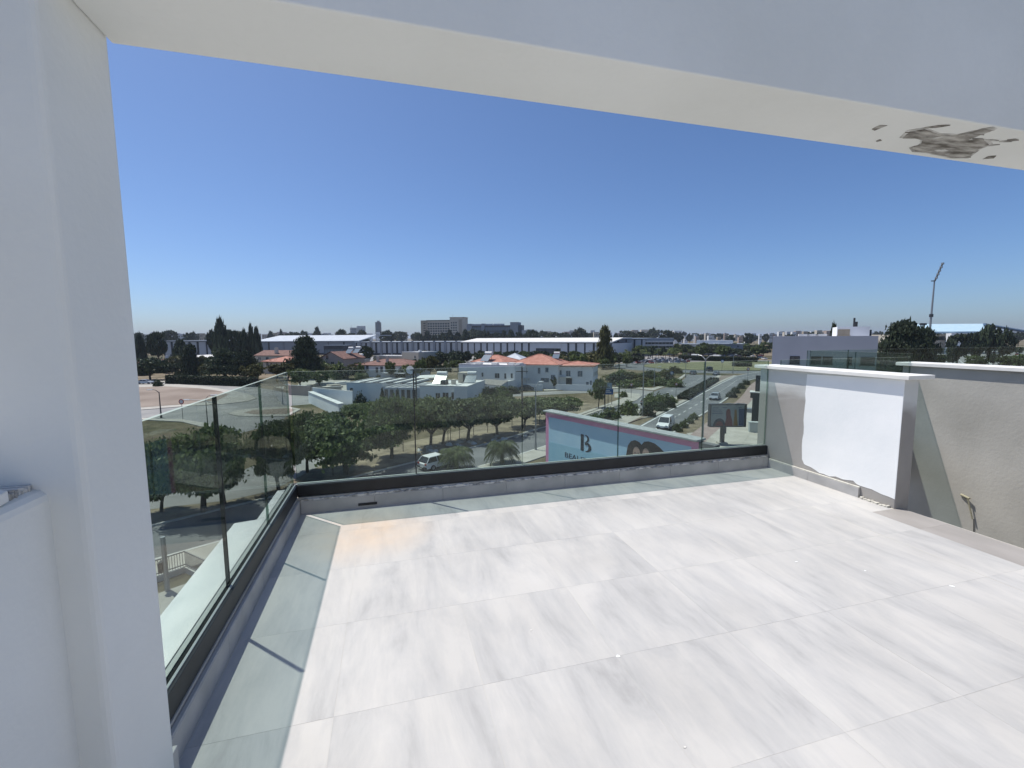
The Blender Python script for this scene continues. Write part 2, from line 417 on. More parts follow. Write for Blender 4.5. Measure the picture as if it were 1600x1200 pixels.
structure(slab('island_bed', pxs([(381, 646), (395, 642), (450, 639), (462, 641), (448, 648), (400, 648.5)]), 0.16, DIRT))
structure(slab('junction_pavement', pxs([(60, 657.5), (222, 654), (285, 656), (318, 661.5), (340, 669.5), (362, 677), (352, 681), (330, 671.5), (285, 660), (222, 656.5), (60, 661)]), 0.13, PAVING))
structure(slab('hedge_pavement', pxs([(60, 605), (205, 599.5), (260, 597.2), (310, 596.8), (365, 600), (400, 604.3), (400, 602.5), (365, 598.6), (310, 595.2), (260, 595.5), (205, 597.5), (60, 602)]), 0.13, PAVING))

# service road below the terrace, running to the main road
service = smooth_line([(-75, 2), (-32, 26.5), (-14, 36.6), (4, 47.5), (17, 56), (33, 68.5), (46, 80)])
ribbon('service_road', service, 3.3, -3.3, 0.03, ASPHALT)
ribbon('service_kerb', service, 3.55, 3.3, 0.13, KERB, True)
ribbon('service_kerb', service, -3.3, -3.55, 0.13, KERB, True)
ribbon('service_pavement', service, -3.55, -6.2, 0.12, PAVING, True)
ribbon('verge', service, 12.5, 3.55, 0.012, DRYGRASS)
structure(sheet('apron', pxs([(405, 668), (442, 655), (500, 685), (530, 703), (500, 728), (462, 748), (425, 767), (357, 782), (200, 800), (200, 778), (357, 744), (430, 715)]), 0.022, ASPHALT_LIGHT))
structure(slab('forecourt', [(-40, 8), (-20, 22.5), (-11.5, 28.5), (-8, 22), (-6, 10), (-6, -20), (-40, -20)], 0.1, PAVING))

# main dual carriageway towards the roundabout
nearL = [(20, 46), (45.4, 68.5), (63.4, 84), (88.3, 105.8), (105, 120), (118.4, 130.8), (140, 143)]
nearR = [(20, 38.5), (31.7, 48.7), (40.8, 56.8), (61.7, 74.0), (74.4, 84.8), (107.9, 114.8), (135, 128)]
farR = [(8, 42), (36, 64.5), (60.4, 86), (86, 109), (100.4, 121.5), (112, 133)]
farL = [(2, 48.5), (38.5, 76), (51, 87.5), (65.4, 100.0), (82.6, 115.1), (95, 128), (105.5, 141.2)]
structure(sheet('main_road_near', smooth_line(nearL) + smooth_line(nearR)[::-1], 0.026, ASPHALT))
structure(sheet('main_road_far', smooth_line(farR[1:]) + smooth_line(farL[1:])[::-1], 0.024, ASPHALT))
med = smooth_line(farR[1:]) + smooth_line(nearL[1:6])[::-1]
structure(slab('median', med, 0.14, PAVING))
structure(slab('median_bed', offset_line(smooth_line(farR[1:]), -1.2) + offset_line(smooth_line(nearL[1:6]), 1.0)[::-1], 0.17, DIRT))
ln = smooth_line(nearL)
ribbon('edge_line', ln, -0.25, -0.5, 0.034, WHITE_LINE)
mid = [((a[0] + b[0]) / 2, (a[1] + b[1]) / 2) for a, b in zip(smooth_line(nearL), smooth_line(nearR))]
for i in range(4, len(mid) - 1, 1):
    a, b = Vector(mid[i]), Vector(mid[i + 1]); ribbon('lane_dash', [tuple(a), tuple(a.lerp(b, 0.45))], 0.08, -0.08, 0.034, WHITE_LINE)
mid2 = [((a[0] + b[0]) / 2, (a[1] + b[1]) / 2) for a, b in zip(smooth_line(farL[1:]), smooth_line(farR[1:]))]
for i in range(2, len(mid2) - 1, 1):
    a, b = Vector(mid2[i]), Vector(mid2[i + 1]); ribbon('lane_dash', [tuple(a), tuple(a.lerp(b, 0.45))], 0.08, -0.08, 0.034, WHITE_LINE)
rp = smooth_line(nearR)
ribbon('roadside_pavement', rp, -0.0, -0.3, 0.14, KERB, True)
ribbon('roadside_pavement', rp, -2.6, -5.2, 0.13, PAVING_PINK, True)
ribbon('roadside_pavement', rp, -5.2, -9.5, 0.12, PAVING, True)
structure(slab('billboard_forecourt', [(34, 38), (41, 54.5), (52, 56), (62, 58), (75, 50), (60, 30), (44, 28)], 0.1, PAVING))
# side street between the roofed houses and the waste ground
structure(sheet('side_street', pxs([(1021, 611.5), (985, 607.5), (930, 609), (850, 612), (760, 616), (760, 622), (850, 617), (930, 613.5), (975, 612.5), (998, 615.5), (1004, 621), (990, 630), (1010, 640)]), 0.02, ASPHALT_LIGHT))
structure(slab('corner_pavement', pxs([(1002, 619.5), (998, 616), (980, 614), (960, 616), (960, 622), (975, 622), (945, 633), (905, 647), (880, 656), (890, 660), (915, 650), (941, 641), (975, 632), (995, 626)]), 0.13, PAVING))
structure(slab('far_pavement', pxs([(850, 611), (930, 608.5), (985, 606.8), (1021, 610.5), (1057, 598.5), (1073, 585.5), (1069, 585.2), (1052, 597), (1018, 607.5), (985, 604.5), (930, 606.5), (850, 609)]), 0.13, PAVING))
# roundabout
cx, cy = 160, 176
structure(sheet('roundabout_road', [(cx + 62 * math.cos(t), cy + 46 * math.sin(t)) for t in np.linspace(0, 2 * math.pi, 48, endpoint=False)], 0.018, ASPHALT))
structure(slab('roundabout_lawn', [(cx + 47 * math.cos(t), cy + 32 * math.sin(t)) for t in np.linspace(0, 2 * math.pi, 48, endpoint=False)], 0.2, LAWN))
# parking lots by the halls and on the right
structure(sheet('hall_car_park', [tuple(at(u, D)[:2]) for u, D in ((560, 255), (1000, 235), (1075, 250), (1130, 290), (1000, 330), (560, 340))], 0.016, ASPHALT_LIGHT))
structure(sheet('stadium_car_park', [tuple(at(u, D)[:2]) for u, D in ((1385, 120), (1640, 110), (1640, 420), (1385, 440))], 0.016, ASPHALT_LIGHT))
structure(sheet('construction_yard', [tuple(at(u, D)[:2]) for u, D in ((455, 120), (540, 112), (545, 150), (470, 160))], 0.015, PAVING))
for i in range(6):
    p = at(1400 + i * 42, 165); q = at(1376 + i * 42, 250)
    ribbon('parking_line', [tuple(p[:2]), tuple(q[:2])], 0.15, -0.15, 0.03, WHITE_LINE)
# far rising hills on the right
hb = MB(); hv = []; hn = 40
for i in range(hn + 1):
    u = 1250 + i * 14; p = at(u, 4200); h = 34 * (0.55 + 0.35 * math.sin(i * 0.33) + 0.12 * math.sin(i * 1.1)) * min(1, i / 14) + 8
    hv.append((p, h))
for (p, h) in hv: hb.v += [(p.x, p.y, GZ - 5), (p.x, p.y, h), (p.x * 1.35, p.y * 1.35, GZ - 5)]
for i in range(hn):
    a = i * 3; b = a + 3; hb.f += [(a, b, b + 1, a + 1), (a + 1, b + 1, b + 2, a + 2)]; hb.m += [0, 0]
structure(hb.build('hills', mat('hill_slope', (0.22, 0.19, 0.15), 0.95, (0.30, 0.26, 0.21), 0.002)))

# ================================================================== THE TERRACE
FZ = -1.5
XJ = [-0.766, -0.258, 0.348, 0.986, 1.624, 2.262, 2.90, 3.538, 3.93]
YJ = [-3.34, -3.07, -2.465, -1.86, -1.255, -0.65, -0.045, 0.56, 1.165, 1.77, 2.385, 2.99, 3.60, 4.056]
floor = structure(MB().box(-0.80, -3.34, -1.75, 4.255, 4.08, FZ - 0.0006).build('terrace_floor', GROUT))
structure(MB().box(-0.80, -3.6, GZ, 4.2, 4.14, -1.76).build('building_base', W_WHITE))
G = 0.0004
def tile(x0, y0, x1, y1, m):
    if abs(x0 - 3.538) < 1e-6 and y0 < 2.9: x0 += 0.004           # open joint along the cut row
    w, d = x1 - x0 - 2 * G, y1 - y0 - 2 * G
    k = ('tile', round(w, 3), round(d, 3), m.name)
    if k not in BOXES: BOXES[k] = MB().box(-w / 2, -d / 2, -0.018, w / 2, d / 2, 0).mesh('tile', m)
    o = put('tile', BOXES[k], floor, ((x0 + x1) / 2, (y0 + y1) / 2, FZ + random.uniform(-0.0001, 0.0001)))
    o.rotation_euler = (random.uniform(-2e-4, 2e-4), random.uniform(-2e-4, 2e-4), 0)
for i in range(len(XJ) - 1):
    for j in range(len(YJ) - 1): tile(XJ[i], YJ[j], XJ[i + 1], YJ[j + 1], TILE)
for j in range(len(YJ) - 1):                                   # cut pieces along the stair edge and the white wall
    y0, y1 = YJ[j], YJ[j + 1]
    if y0 < 2.74 < y1: tile(3.93, y0, 4.25, 2.74, TILE_BEIGE); tile(3.93, 2.74, 4.165, y1, TILE)
    elif y1 <= 2.74: tile(3.93, y0, 4.25, y1, TILE_BEIGE)
    else: tile(3.93, y0, 4.165, y1, TILE)
# crumbs of dried plaster on the floor
for k, (u, v, s) in enumerate([(966, 1026, 0.014), (1244, 878, 0.012), (1352, 892, 0.008), (1487, 916, 0.016), (716, 803, 0.010), (830, 985, 0.006), (1070, 1168, 0.006)]):
    p = gp(u, v, FZ); b = MB()
    pts = [(p.x + s * random.uniform(0.6, 1.3) * math.cos(t), p.y + s * 0.7 * random.uniform(0.6, 1.3) * math.sin(t)) for t in np.linspace(0, 2 * math.pi, 8, endpoint=False)]
    b.prism(pts, FZ - 0.001, FZ + 0.0018)
    c = b.build('plaster_crumb', MORTAR if k in (4, 5, 6) else MATS['white_marble'])
    tag(c, ['white plaster crumb beside a tile joint in mid floor', 'pale plaster crumb on the tiles right of centre', 'small plaster fleck between two larger ones on the right tiles',
            'white plaster splash on the tiles near the beige strip', 'dark speck on the floor close to the front glass shade', 'tiny dark grain in the middle of the tiles', 'small dark grain near the bottom edge of the floor'][k], 'plaster crumb')

# --- kerb with tile skirting under the rails
kerb = thing('rail_kerb', 'low grey kerb with tile skirting under the black rail channel', 'kerb')
MB().box(-0.885, 1.64, -1.76, -0.792, 4.22, -1.365).box(-0.792, 4.088, -1.76, 6.38, 4.22, -1.365).build('kerb_core', GREY_RENDER, kerb)
y = 1.66
while y < 4.05:
    y2 = min(y + 0.605, 4.058)
    MB().box(-0.79, y + 0.001, FZ - 0.01, -0.77, y2 - 0.001, -1.385).build('skirting_tile', SKIRT, kerb, bevel=0.0015)
    y = y2
x = -0.768
while x < 4.15:
    x2 = min(x + 0.607, 4.16)
    MB().box(x + 0.001, 4.06, FZ - 0.01, x2 - 0.001, 4.079, -1.388 + random.uniform(-0.004, 0.004)).build('skirting_tile', SKIRT, kerb, bevel=0.0015)
    x = x2
# ragged mortar bead on top of the front skirting
b = MB(); n = 120; prof = []
for i in range(n + 1):
    xx = -0.76 + 4.9 * i / n; hh = -1.372 + random.uniform(-0.008, 0.004) - (0.012 if random.random() < 0.12 else 0)
    yy = 4.066 + random.uniform(-0.003, 0.004)
    prof.append((xx, yy, hh))
for i in range(n):
    a, c = prof[i], prof[i + 1]
    b.add([(a[0], a[1], -1.40), (c[0], c[1], -1.40), (c[0], c[1], c[2]), (a[0], a[1], a[2]), (a[0], 4.088, a[2] + 0.004), (c[0], 4.088, c[2] + 0.004)], [(0, 1, 2, 3), (3, 2, 5, 4)])
b.build('mortar_bead', MORTAR, kerb)
MB().box(-0.79, 1.66, -1.39, -0.772, 4.06, -1.378).build('mortar_bead', SKIRT, kerb, bevel=0.003)
MB().box(-0.30, 4.05, -1.475, -0.14, 4.061, -1.455).build('drain_slot', BLACK_METAL, kerb)

ZT, ZC, ZB = -0.28, -1.262, -1.362
def top_edge_material():
    m = bpy.data.materials.new('glass_top_edge'); m.use_nodes = True; nt = m.node_tree; nt.nodes.clear(); N = nt.nodes.new
    out = N('ShaderNodeOutputMaterial'); mx = N('ShaderNodeMixShader'); mx.inputs[0].default_value = 0.42
    tr = N('ShaderNodeBsdfTransparent'); tr.inputs[0].default_value = (0.80, 0.90, 0.86, 1); df = N('ShaderNodeBsdfDiffuse'); df.inputs[0].default_value = (0.62, 0.72, 0.67, 1)  # pale diffuse tint puts the brightness of the lit top edge into its colour
    nt.links.new(tr.outputs[0], mx.inputs[1]); nt.links.new(df.outputs[0], mx.inputs[2]); nt.links.new(mx.outputs[0], out.inputs[0])
    return m
GT = top_edge_material()
def pane(parent, axis, c, a0, a1, z0=ZC - 0.06, z1=ZT):
    """glass sheet in the plane axis=c, from a0 to a1 along the other axis"""
    t = 0.0085; b = MB()
    if axis == 'x':
        x0, x1, y0, y1 = c - t, c + t, a0, a1
        fm = [1, 2, 1, 0, 1, 0]
    else:
        x0, x1, y0, y1 = a0, a1, c - t, c + t
        fm = [1, 2, 0, 1, 0, 1]
    b.box(x0, y0, z0, x1, y1, z1); b.m = fm
    return b.build('glass_pane', [GLASS, GLASS_EDGE, GT], parent)
GX, GY = -0.83, 4.145
lb = thing('glass_balustrade', 'frameless glass railing along the left side, running back to the column', 'glass railing')
MB().box(-0.872, 1.637, ZB, GX - 0.0125, GY + 0.042, ZC).box(GX + 0.0125, 1.637, ZB, -0.796, GY - 0.046, ZC).build('channel', BLACK_METAL, lb, bevel=0.002)
MB().box(GX - 0.030, 1.638, ZC + 0.0005, GX - 0.010, GY + 0.02, ZC + 0.006).build('gasket', GASKET, lb)
MB().box(GX + 0.010, 1.638, ZC + 0.0005, GX + 0.020, GY - 0.02, ZC + 0.006).build('gasket', GASKET, lb)
lj = [1.638, 2.49, 3.285, GY - 0.025]
for a, c in zip(lj[:-1], lj[1:]): pane(lb, 'x', GX, a + (0.004 if a == 2.49 else 0.003), c - (0.004 if c == 2.49 else 0.003))
fb = thing('glass_balustrade', 'frameless glass railing across the front with the billboard seen through it', 'glass railing')
MB().box(GX - 0.01, GY + 0.0125, ZB, 4.179, GY + 0.042, ZC).box(-0.795, GY - 0.045, ZB, 4.179, GY - 0.0125, ZC).build('channel', BLACK_METAL, fb, bevel=0.002)
MB().box(GX + 0.02, GY - 0.022, ZC + 0.0005, 4.178, GY - 0.010, ZC + 0.006).build('gasket', GASKET, fb)
MB().box(GX + 0.02, GY + 0.010, ZC + 0.0005, 4.178, GY + 0.030, ZC + 0.006).build('gasket', GASKET, fb)
fj = [GX + 0.025, 0.213, 1.241, 2.285, 3.319, 4.175]
for a, c in zip(fj[:-1], fj[1:]): pane(fb, 'y', GY, a + (0.005 if a == 0.213 else 0.003), c - (0.005 if c == 0.213 else 0.003))
MB().box(0.2085, GY - .0095, ZC + .004, 0.2175, GY + .0095, ZT - .002).build('joint_seal', BLACK_METAL, fb)
MB().box(GX - .0095, 2.4865, ZC + .004, GX + .0095, 2.4935, ZT - .002).build('joint_seal', BLACK_METAL, lb)
sb = thing('glass_balustrade', 'glass railing over the stairwell between the white wall and the grey wall', 'glass railing')
MB().box(4.345, GY - 0.045, ZB, 6.39, GY + 0.042, ZC).build('channel', BLACK_METAL, sb)
for a, c in ((4.345, 5.36), (5.36, 6.395)): pane(sb, 'y', GY, a + 0.004, c - 0.004)

# marble ledge outside the left rail
tag(MB().prism([(-0.886, 1.2), (-1.10, 1.2), (-1.125, 3.57), (-0.985, 3.60), (-0.985, 4.26), (-0.886, 4.26)], -1.42, -1.335).build('facade_ledge', MARBLE, bevel=0.006),
    'white marble ledge outside the left glass railing, stepped near the corner', 'ledge')
tag(MB().box(-0.885, 4.225, -1.42, 4.6, 4.36, -1.35).build('facade_ledge', MARBLE, bevel=0.006), 'white marble ledge outside the front railing, hidden behind its black channel', 'ledge')

# --- column, beam, ceiling, left parapet
tag(MB().box(-1.15, 1.33, GZ, -0.74, 1.634, 1.55).build('white_column', PLASTER, bevel=0.018), 'white plastered column at the left of the terrace opening', 'column')
beam = thing('roof_beam', 'white roof beam across the top with a bare cement patch under it', 'beam')
MB().box(-0.739, 1.342, 0.849, 9.5, 1.645, 1.55).build('beam_body', PLASTER, beam, bevel=0.006)
patch = [(2.17, 1.518), (2.128, 1.459), (2.168, 1.426), (2.294, 1.447), (2.37, 1.435), (2.404, 1.372), (2.428, 1.352), (2.463, 1.357), (2.471, 1.408), (2.479, 1.463), (2.551, 1.436), (2.64, 1.463), (2.649, 1.505), (2.73, 1.598), (2.647, 1.62), (2.567, 1.611), (2.482, 1.604), (2.384, 1.61), (2.323, 1.581), (2.326, 1.545), (2.277, 1.507), (2.231, 1.503)]
def ragged(poly, k, amp, seed):
    r = random.Random(seed); out = []
    for i, p in enumerate(poly):
        q = poly[(i + 1) % len(poly)]
        for j in range(k):
            t = j / k; a = amp * (1.0 if j % 2 else -0.5) * r.random() if j else 0.0
            out.append((p[0] + (q[0] - p[0]) * t + a * r.uniform(-.6, 1.4), p[1] + (q[1] - p[1]) * t + a * r.uniform(-.5, .5)))
    return out
cx_, cy_ = 2.42, 1.51
PATCH_RIM = mat('patch_rim', (0.30, 0.29, 0.265), 0.95, (0.62, 0.61, 0.58), 14, detail=9, stretch=(1, 2.0, 1), bump=0.5, bscale=70, lo=0.38, hi=0.6)
MB().prism(ragged([(cx_ + (x - cx_) * 1.03, cy_ + (y - cy_) * 1.04) for x, y in patch], 4, .007, 1), 0.8472, 0.8488).build('flaked_rim', PATCH_RIM, beam)
MB().prism(ragged([(cx_ + (x - cx_) * .96, cy_ + (y - cy_) * .93) for x, y in patch], 4, .008, 2), 0.8450, 0.8468).build('bare_patch', BARE, beam)
rs = random.Random(5)
for k in range(14):                                         # slivers where more paint has come away
    x, y = rs.uniform(2.12, 2.72), rs.uniform(1.40, 1.62); l = rs.uniform(.01, .05); w_ = l * rs.uniform(.15, .35); a = R(rs.uniform(-40, 5))
    pts = [(x + l * math.cos(a), y + l * math.sin(a)), (x - w_ * math.sin(a), y + w_ * math.cos(a)), (x - l * math.cos(a), y - l * math.sin(a)), (x + w_ * math.sin(a), y - w_ * math.cos(a))]
    MB().prism(pts, 0.8444 - k * 2.2e-5, 0.8447 - k * 2.2e-5 + .0035).build('flake', BARE if k % 2 else PATCH_RIM, beam)
for pts in ([(1.962, 1.488), (1.957, 1.453), (1.989, 1.447), (1.987, 1.496)], [(2.099, 1.57), (2.099, 1.553), (2.119, 1.56), (2.111, 1.575)], [(2.80, 1.56), (2.83, 1.545), (2.86, 1.57), (2.82, 1.59)]):
    MB().prism(ragged(pts, 3, .006, 4), 0.8468, 0.8487).build('bare_patch', BARE, beam)
structure(MB().box(-1.15, -3.6, -1.52, 9.5, -3.35, 1.9).build('rear_bounce_wall', PLASTER))  # unseen wall behind the camera, added to bounce warm sunlight onto beam and column
par = thing('parapet_wall', 'low white plastered parapet meeting the column at the lower left', 'wall')
MB().box(-1.10, -3.33, -1.75, -0.815, 1.42, -0.362).build('wall', PLASTER, par, bevel=0.028)
MB().prism([(-1.12, -2.5), (-0.822, -2.5), (-0.826, 0.7), (-0.822, 1.02), (-0.83, 1.12), (-0.824, 1.19), (-0.835, 1.245), (-0.87, 1.262), (-0.90, 1.25), (-1.12, 1.255)], -0.362, -0.336).build('sill', MARBLE, par, bevel=0.003)
b = MB(); 
for k in range(26):
    yy = 1.20 + 0.125 * k / 26; b.prism([(-0.845 + random.uniform(-.008, .008), yy), (-0.845, yy + 0.012), (-1.05, yy + 0.012), (-1.05, yy)], -0.363, -0.352 + random.uniform(-.004, .010))
b.build('mortar_bed', MORTAR, par)
MB().box(-0.789, 1.20, FZ - 0.01, -0.742, 1.66, -1.385).build('skirting_tile', SKIRT, kerb, bevel=0.003)

# --- white-painted wall on the right
def right_wall_material():
    m = mat('right_wall_render', (0.30, 0.285, 0.27), 0.9, (0.37, 0.35, 0.33), 1.3, detail=8, bump=0.15, bscale=30)
    nt = m.node_tree; b = nt.nodes['Principled BSDF']; N = nt.nodes.new; L = nt.links
    geo = N('ShaderNodeNewGeometry'); sep = N('ShaderNodeSeparateXYZ'); L.new(geo.outputs['Position'], sep.inputs[0])
    no = N('ShaderNodeTexNoise'); no.inputs['Scale'].default_value = 3.0; no.inputs['Detail'].default_value = 5
    mp = N('ShaderNodeMapping'); mp.inputs['Scale'].default_value = (1, 0.6, 2.5); L.new(geo.outputs['Position'], mp.inputs[0]); L.new(mp.outputs[0], no.inputs[0])
    ad = N('ShaderNodeMath'); ad.operation = 'MULTIPLY_ADD'; ad.inputs[1].default_value = 0.3; L.new(no.outputs[0], ad.inputs[0]); L.new(sep.outputs['Z'], ad.inputs[2])
    mr = N('ShaderNodeMapRange'); mr.inputs['From Min'].default_value = -0.56; mr.inputs['From Max'].default_value = -0.40; L.new(ad.outputs[0], mr.inputs['Value'])
    mx = N('ShaderNodeMix'); mx.data_type = 'RGBA'; L.new(mr.outputs[0], mx.inputs['Factor'])
    src = b.inputs['Base Color'].links[0].from_socket; L.new(src, mx.inputs['A']); mx.inputs['B'].default_value = (0.60, 0.61, 0.60, 1)
    L.new(mx.outputs['Result'], b.inputs['Base Color'])
    return m
ww = thing('terrace_wall', 'low wall on the right with a large white painted panel and white cap', 'wall')
MB().box(4.18, 2.735, -1.75, 4.345, 4.26, -0.375).build('wall', right_wall_material(), ww, bevel=0.008)
MB().box(4.128, 2.675, -0.374, 4.43, 4.30, -0.338).build('cap', mat('cap_marble', (0.72, 0.70, 0.66), 0.5, (0.80, 0.785, 0.745), 4), ww, bevel=0.004)
pb = [(3.623, -1.346), (3.60, -1.349), (3.544, -1.36), (3.49, -1.372), (3.447, -1.394), (3.40, -1.388), (3.339, -1.393), (3.27, -1.379), (3.202, -1.379), (3.15, -1.371), (3.106, -1.366), (3.07, -1.388), (3.041, -1.393), (2.98, -1.388), (2.936, -1.39), (2.89, -1.401), (2.848, -1.407), (2.79, -1.408), (2.738, -1.414)]
pb = [(a + random.uniform(-.004, .004), c + random.uniform(-.004, .004)) for a, c in pb[:-1]] + [pb[-1]]
left = [(3.655 + random.uniform(-.006, .006), zz) for zz in np.linspace(-0.40, -1.30, 14)]
MB().prism_axis(left + pb + [(2.738, -0.378)], 4.1775, 4.182, 'x').build('white_panel', WHITE_PANEL, ww)
y = 3.03
while y < 4.05:
    y2 = min(y + 0.52, 4.058); MB().box(4.155, y + 0.001, FZ - 0.01, 4.177, y2 - 0.001, -1.412).build('skirting_tile', SKIRT, ww, bevel=0.0015); y = y2
MB().box(4.157, 3.03, -1.4115, 4.1775, 4.056, -1.398).build('mortar_bead', mat('pale_mortar', (0.50, 0.48, 0.43), 0.95, (0.60, 0.58, 0.52), 20), ww, bevel=0.003)
b = MB()
for k in range(22):
    yy = 2.76 + 0.24 * k / 22 + random.uniform(0, .01); b.box(4.150 + random.uniform(-.012, .01), yy, FZ - 0.005, 4.1785, yy + 0.016, FZ + random.uniform(0.004, 0.02))
b.build('mortar_remains', MATS['pale_mortar'], ww)

# --- stairwell and the grey wall beyond it
structure(MB().box(4.346, -2.6, -4.9, 6.398, 4.08, -4.7).build('stairwell_floor', GREY_RENDER))
structure(MB().box(4.256, -2.6, -4.9, 4.344, 2.70, -1.53).build('stairwell_side', GREY_RENDER))
gw = thing('stairwell_wall', 'grey rendered wall with a white cap beyond the stairwell on the right', 'wall')
MB().box(6.40, -2.55, -4.95, 6.60, 4.23, -0.395).build('wall', GREY_RENDER, gw, bevel=0.006)
MB().box(6.355, -2.55, -0.394, 6.70, 4.29, -0.352).build('cap', MATS['cap_marble'], gw, bevel=0.004)
MB().tube((6.395, 3.50, -1.86), (6.36, 3.40, -1.87), 0.012, 0.012).tube((6.365, 3.42, -1.87), (6.37, 3.36, -2.10), 0.008, 0.008).build('wall_bracket', mat('brass_fitting', (0.45, 0.42, 0.30), 0.5, metallic=0.5), gw)
MB().path([(6.392, 3.36, -2.10), (6.392, 3.345, -2.30), (6.392, 3.36, -2.6)], [0.004, 0.004, 0.004], 5).build('cable', BLACK_METAL, gw)
# rails of the neighbouring terraces
nb = thing('glass_balustrade', 'glass railing of the next terrace, seen above the white wall cap', 'glass railing')
MB().box(7.50, 4.86, -1.4, 7.59, 6.58, ZC).build('channel', BLACK_METAL, nb)
for a, c in ((4.86, 5.72), (5.72, 6.56)): pane(nb, 'x', 7.545, a, c - 0.008)
nb2 = thing('glass_balustrade', 'long glass railing at the far right above the grey wall cap', 'glass railing')
MB().box(7.50, 6.585, -1.4, 15.6, 6.67, ZC).build('channel', BLACK_METAL, nb2)
for k in range(8): pane(nb2, 'y', 6.63, 7.56 + k, 8.552 + k)
structure(MB().box(7.50, 4.3, -1.9, 15.6, 6.58, -1.5).build('neighbour_terrace', PAVING))
structure(MB().box(7.50, 4.3, GZ, 15.6, 6.58, -1.95).build('neighbour_base', W_WHITE))

# ================================================================== TREES
def leaf_mesh(name, centers, sizes, normals_bias, m):
    """one small quad per leaf clump, randomly turned"""
    n = len(centers)
    a = rng.normal(size=(n, 3)) + normals_bias; a /= np.linalg.norm(a, axis=1)[:, None] + 1e-9
    t = rng.normal(size=(n, 3)); t -= a * (t * a).sum(1)[:, None]; t /= np.linalg.norm(t, axis=1)[:, None] + 1e-9
    s = np.cross(a, t)
    sz = sizes[:, None]; w = sz * rng.uniform(0.45, 0.8, (n, 1))
    v = np.stack([centers - t * sz, centers - s * w * 0.9 + t * sz * 0.15, centers + t * sz, centers + s * w], 1).reshape(-1, 3)
    me = bpy.data.meshes.new(name)
    me.vertices.add(n * 4); me.vertices.foreach_set('co', v.astype(np.float32).ravel())
    me.loops.add(n * 4); me.loops.foreach_set('vertex_index', np.arange(n * 4, dtype=np.int32))
    me.polygons.add(n); me.polygons.foreach_set('loop_start', np.arange(0, n * 4, 4, dtype=np.int32))
    me.materials.append(m); me.update(calc_edges=True); return me

def crown_points(kind, n, nclump):
    """unit crown: half-width 1, total tree height 1 (trunk foot at z=0)"""
    def shell(k):
        d = rng.normal(size=(k, 3)); return d / np.linalg.norm(d, axis=1)[:, None]
    if kind in ('broad', 'orchard', 'street'):
        z0, rz = {'broad': (0.64, 0.36), 'orchard': (0.66, 0.34), 'street': (0.60, 0.40)}[kind]
        d = shell(nclump); r = rng.uniform(0.35, 0.92, nclump) ** 0.6
        c = d * r[:, None]; ang = np.arctan2(c[:, 1], c[:, 0])
        lob = 1 + 0.16 * np.sin(3 * ang + rng.uniform(0, 6)) + 0.10 * np.sin(5 * ang + rng.uniform(0, 6))
        c[:, :2] *= lob[:, None] * 0.88; c[:, 2] = z0 + c[:, 2] * rz * np.where(c[:, 2] > 0, 0.92, 1.0)
        idx = rng.integers(0, nclump, n); cr = rng.uniform(0.10, 0.22, nclump)[idx]
        off = rng.normal(size=(n, 3)) * 0.55; off[:, 2] = np.abs(off[:, 2]) * 0.35 - rng.random(n) * 0.30 * (rng.random(n) < 0.5)
        p = c[idx] + off * cr[:, None]
        bias = (p - np.array([0, 0, z0])) * 1.2 + np.array([0, 0, 0.8])
    elif kind in ('cypress', 'conifer', 'pine'):
        zb = {'cypress': 0.04, 'conifer': 0.10, 'pine': 0.22}[kind]
        t = rng.random(nclump) ** (1.0 if kind == 'cypress' else 1.25)
        if kind == 'cypress': prof = np.sin(np.clip(t * 0.93 + 0.10, 0, 1) * math.pi) ** 0.7
        elif kind == 'conifer': prof = (1 - t) ** 0.8 * (0.8 + 0.3 * np.sin(t * 38)) + 0.05
        else: prof = (1 - t ** 2.2) * 0.9 * (0.75 + 0.35 * np.sin(t * 23 + 1)) + 0.12
        ang = rng.uniform(0, 2 * math.pi, nclump); rr = prof * rng.uniform(0.45, 0.98, nclump)
        c = np.stack([rr * np.cos(ang), rr * np.sin(ang), zb + t * (0.96 - zb)], 1)
        idx = rng.integers(0, nclump, n); cr = 0.17 if kind != 'cypress' else 0.2
        off = rng.normal(size=(n, 3)) * cr * np.array([0.8, 0.8, 0.18 if kind != 'cypress' else 0.2])
        p = c[idx] + off
        bias = np.stack([p[:, 0] * 1.5, p[:, 1] * 1.5, np.full(n, 0.5)], 1)
    else:                                                   # bush, hedge lump
        d = shell(nclump); d[:, 2] = np.abs(d[:, 2]); c = d * rng.uniform(0.4, 0.95, nclump)[:, None]
        c[:, 2] *= 0.92
        idx = rng.integers(0, nclump, n); p = c[idx] + rng.normal(size=(n, 3)) * np.array([0.13, 0.13, 0.10]); p[:, 2] = np.abs(p[:, 2])
        bias = p * 1.2 + np.array([0, 0, 0.6])
    return p, bias

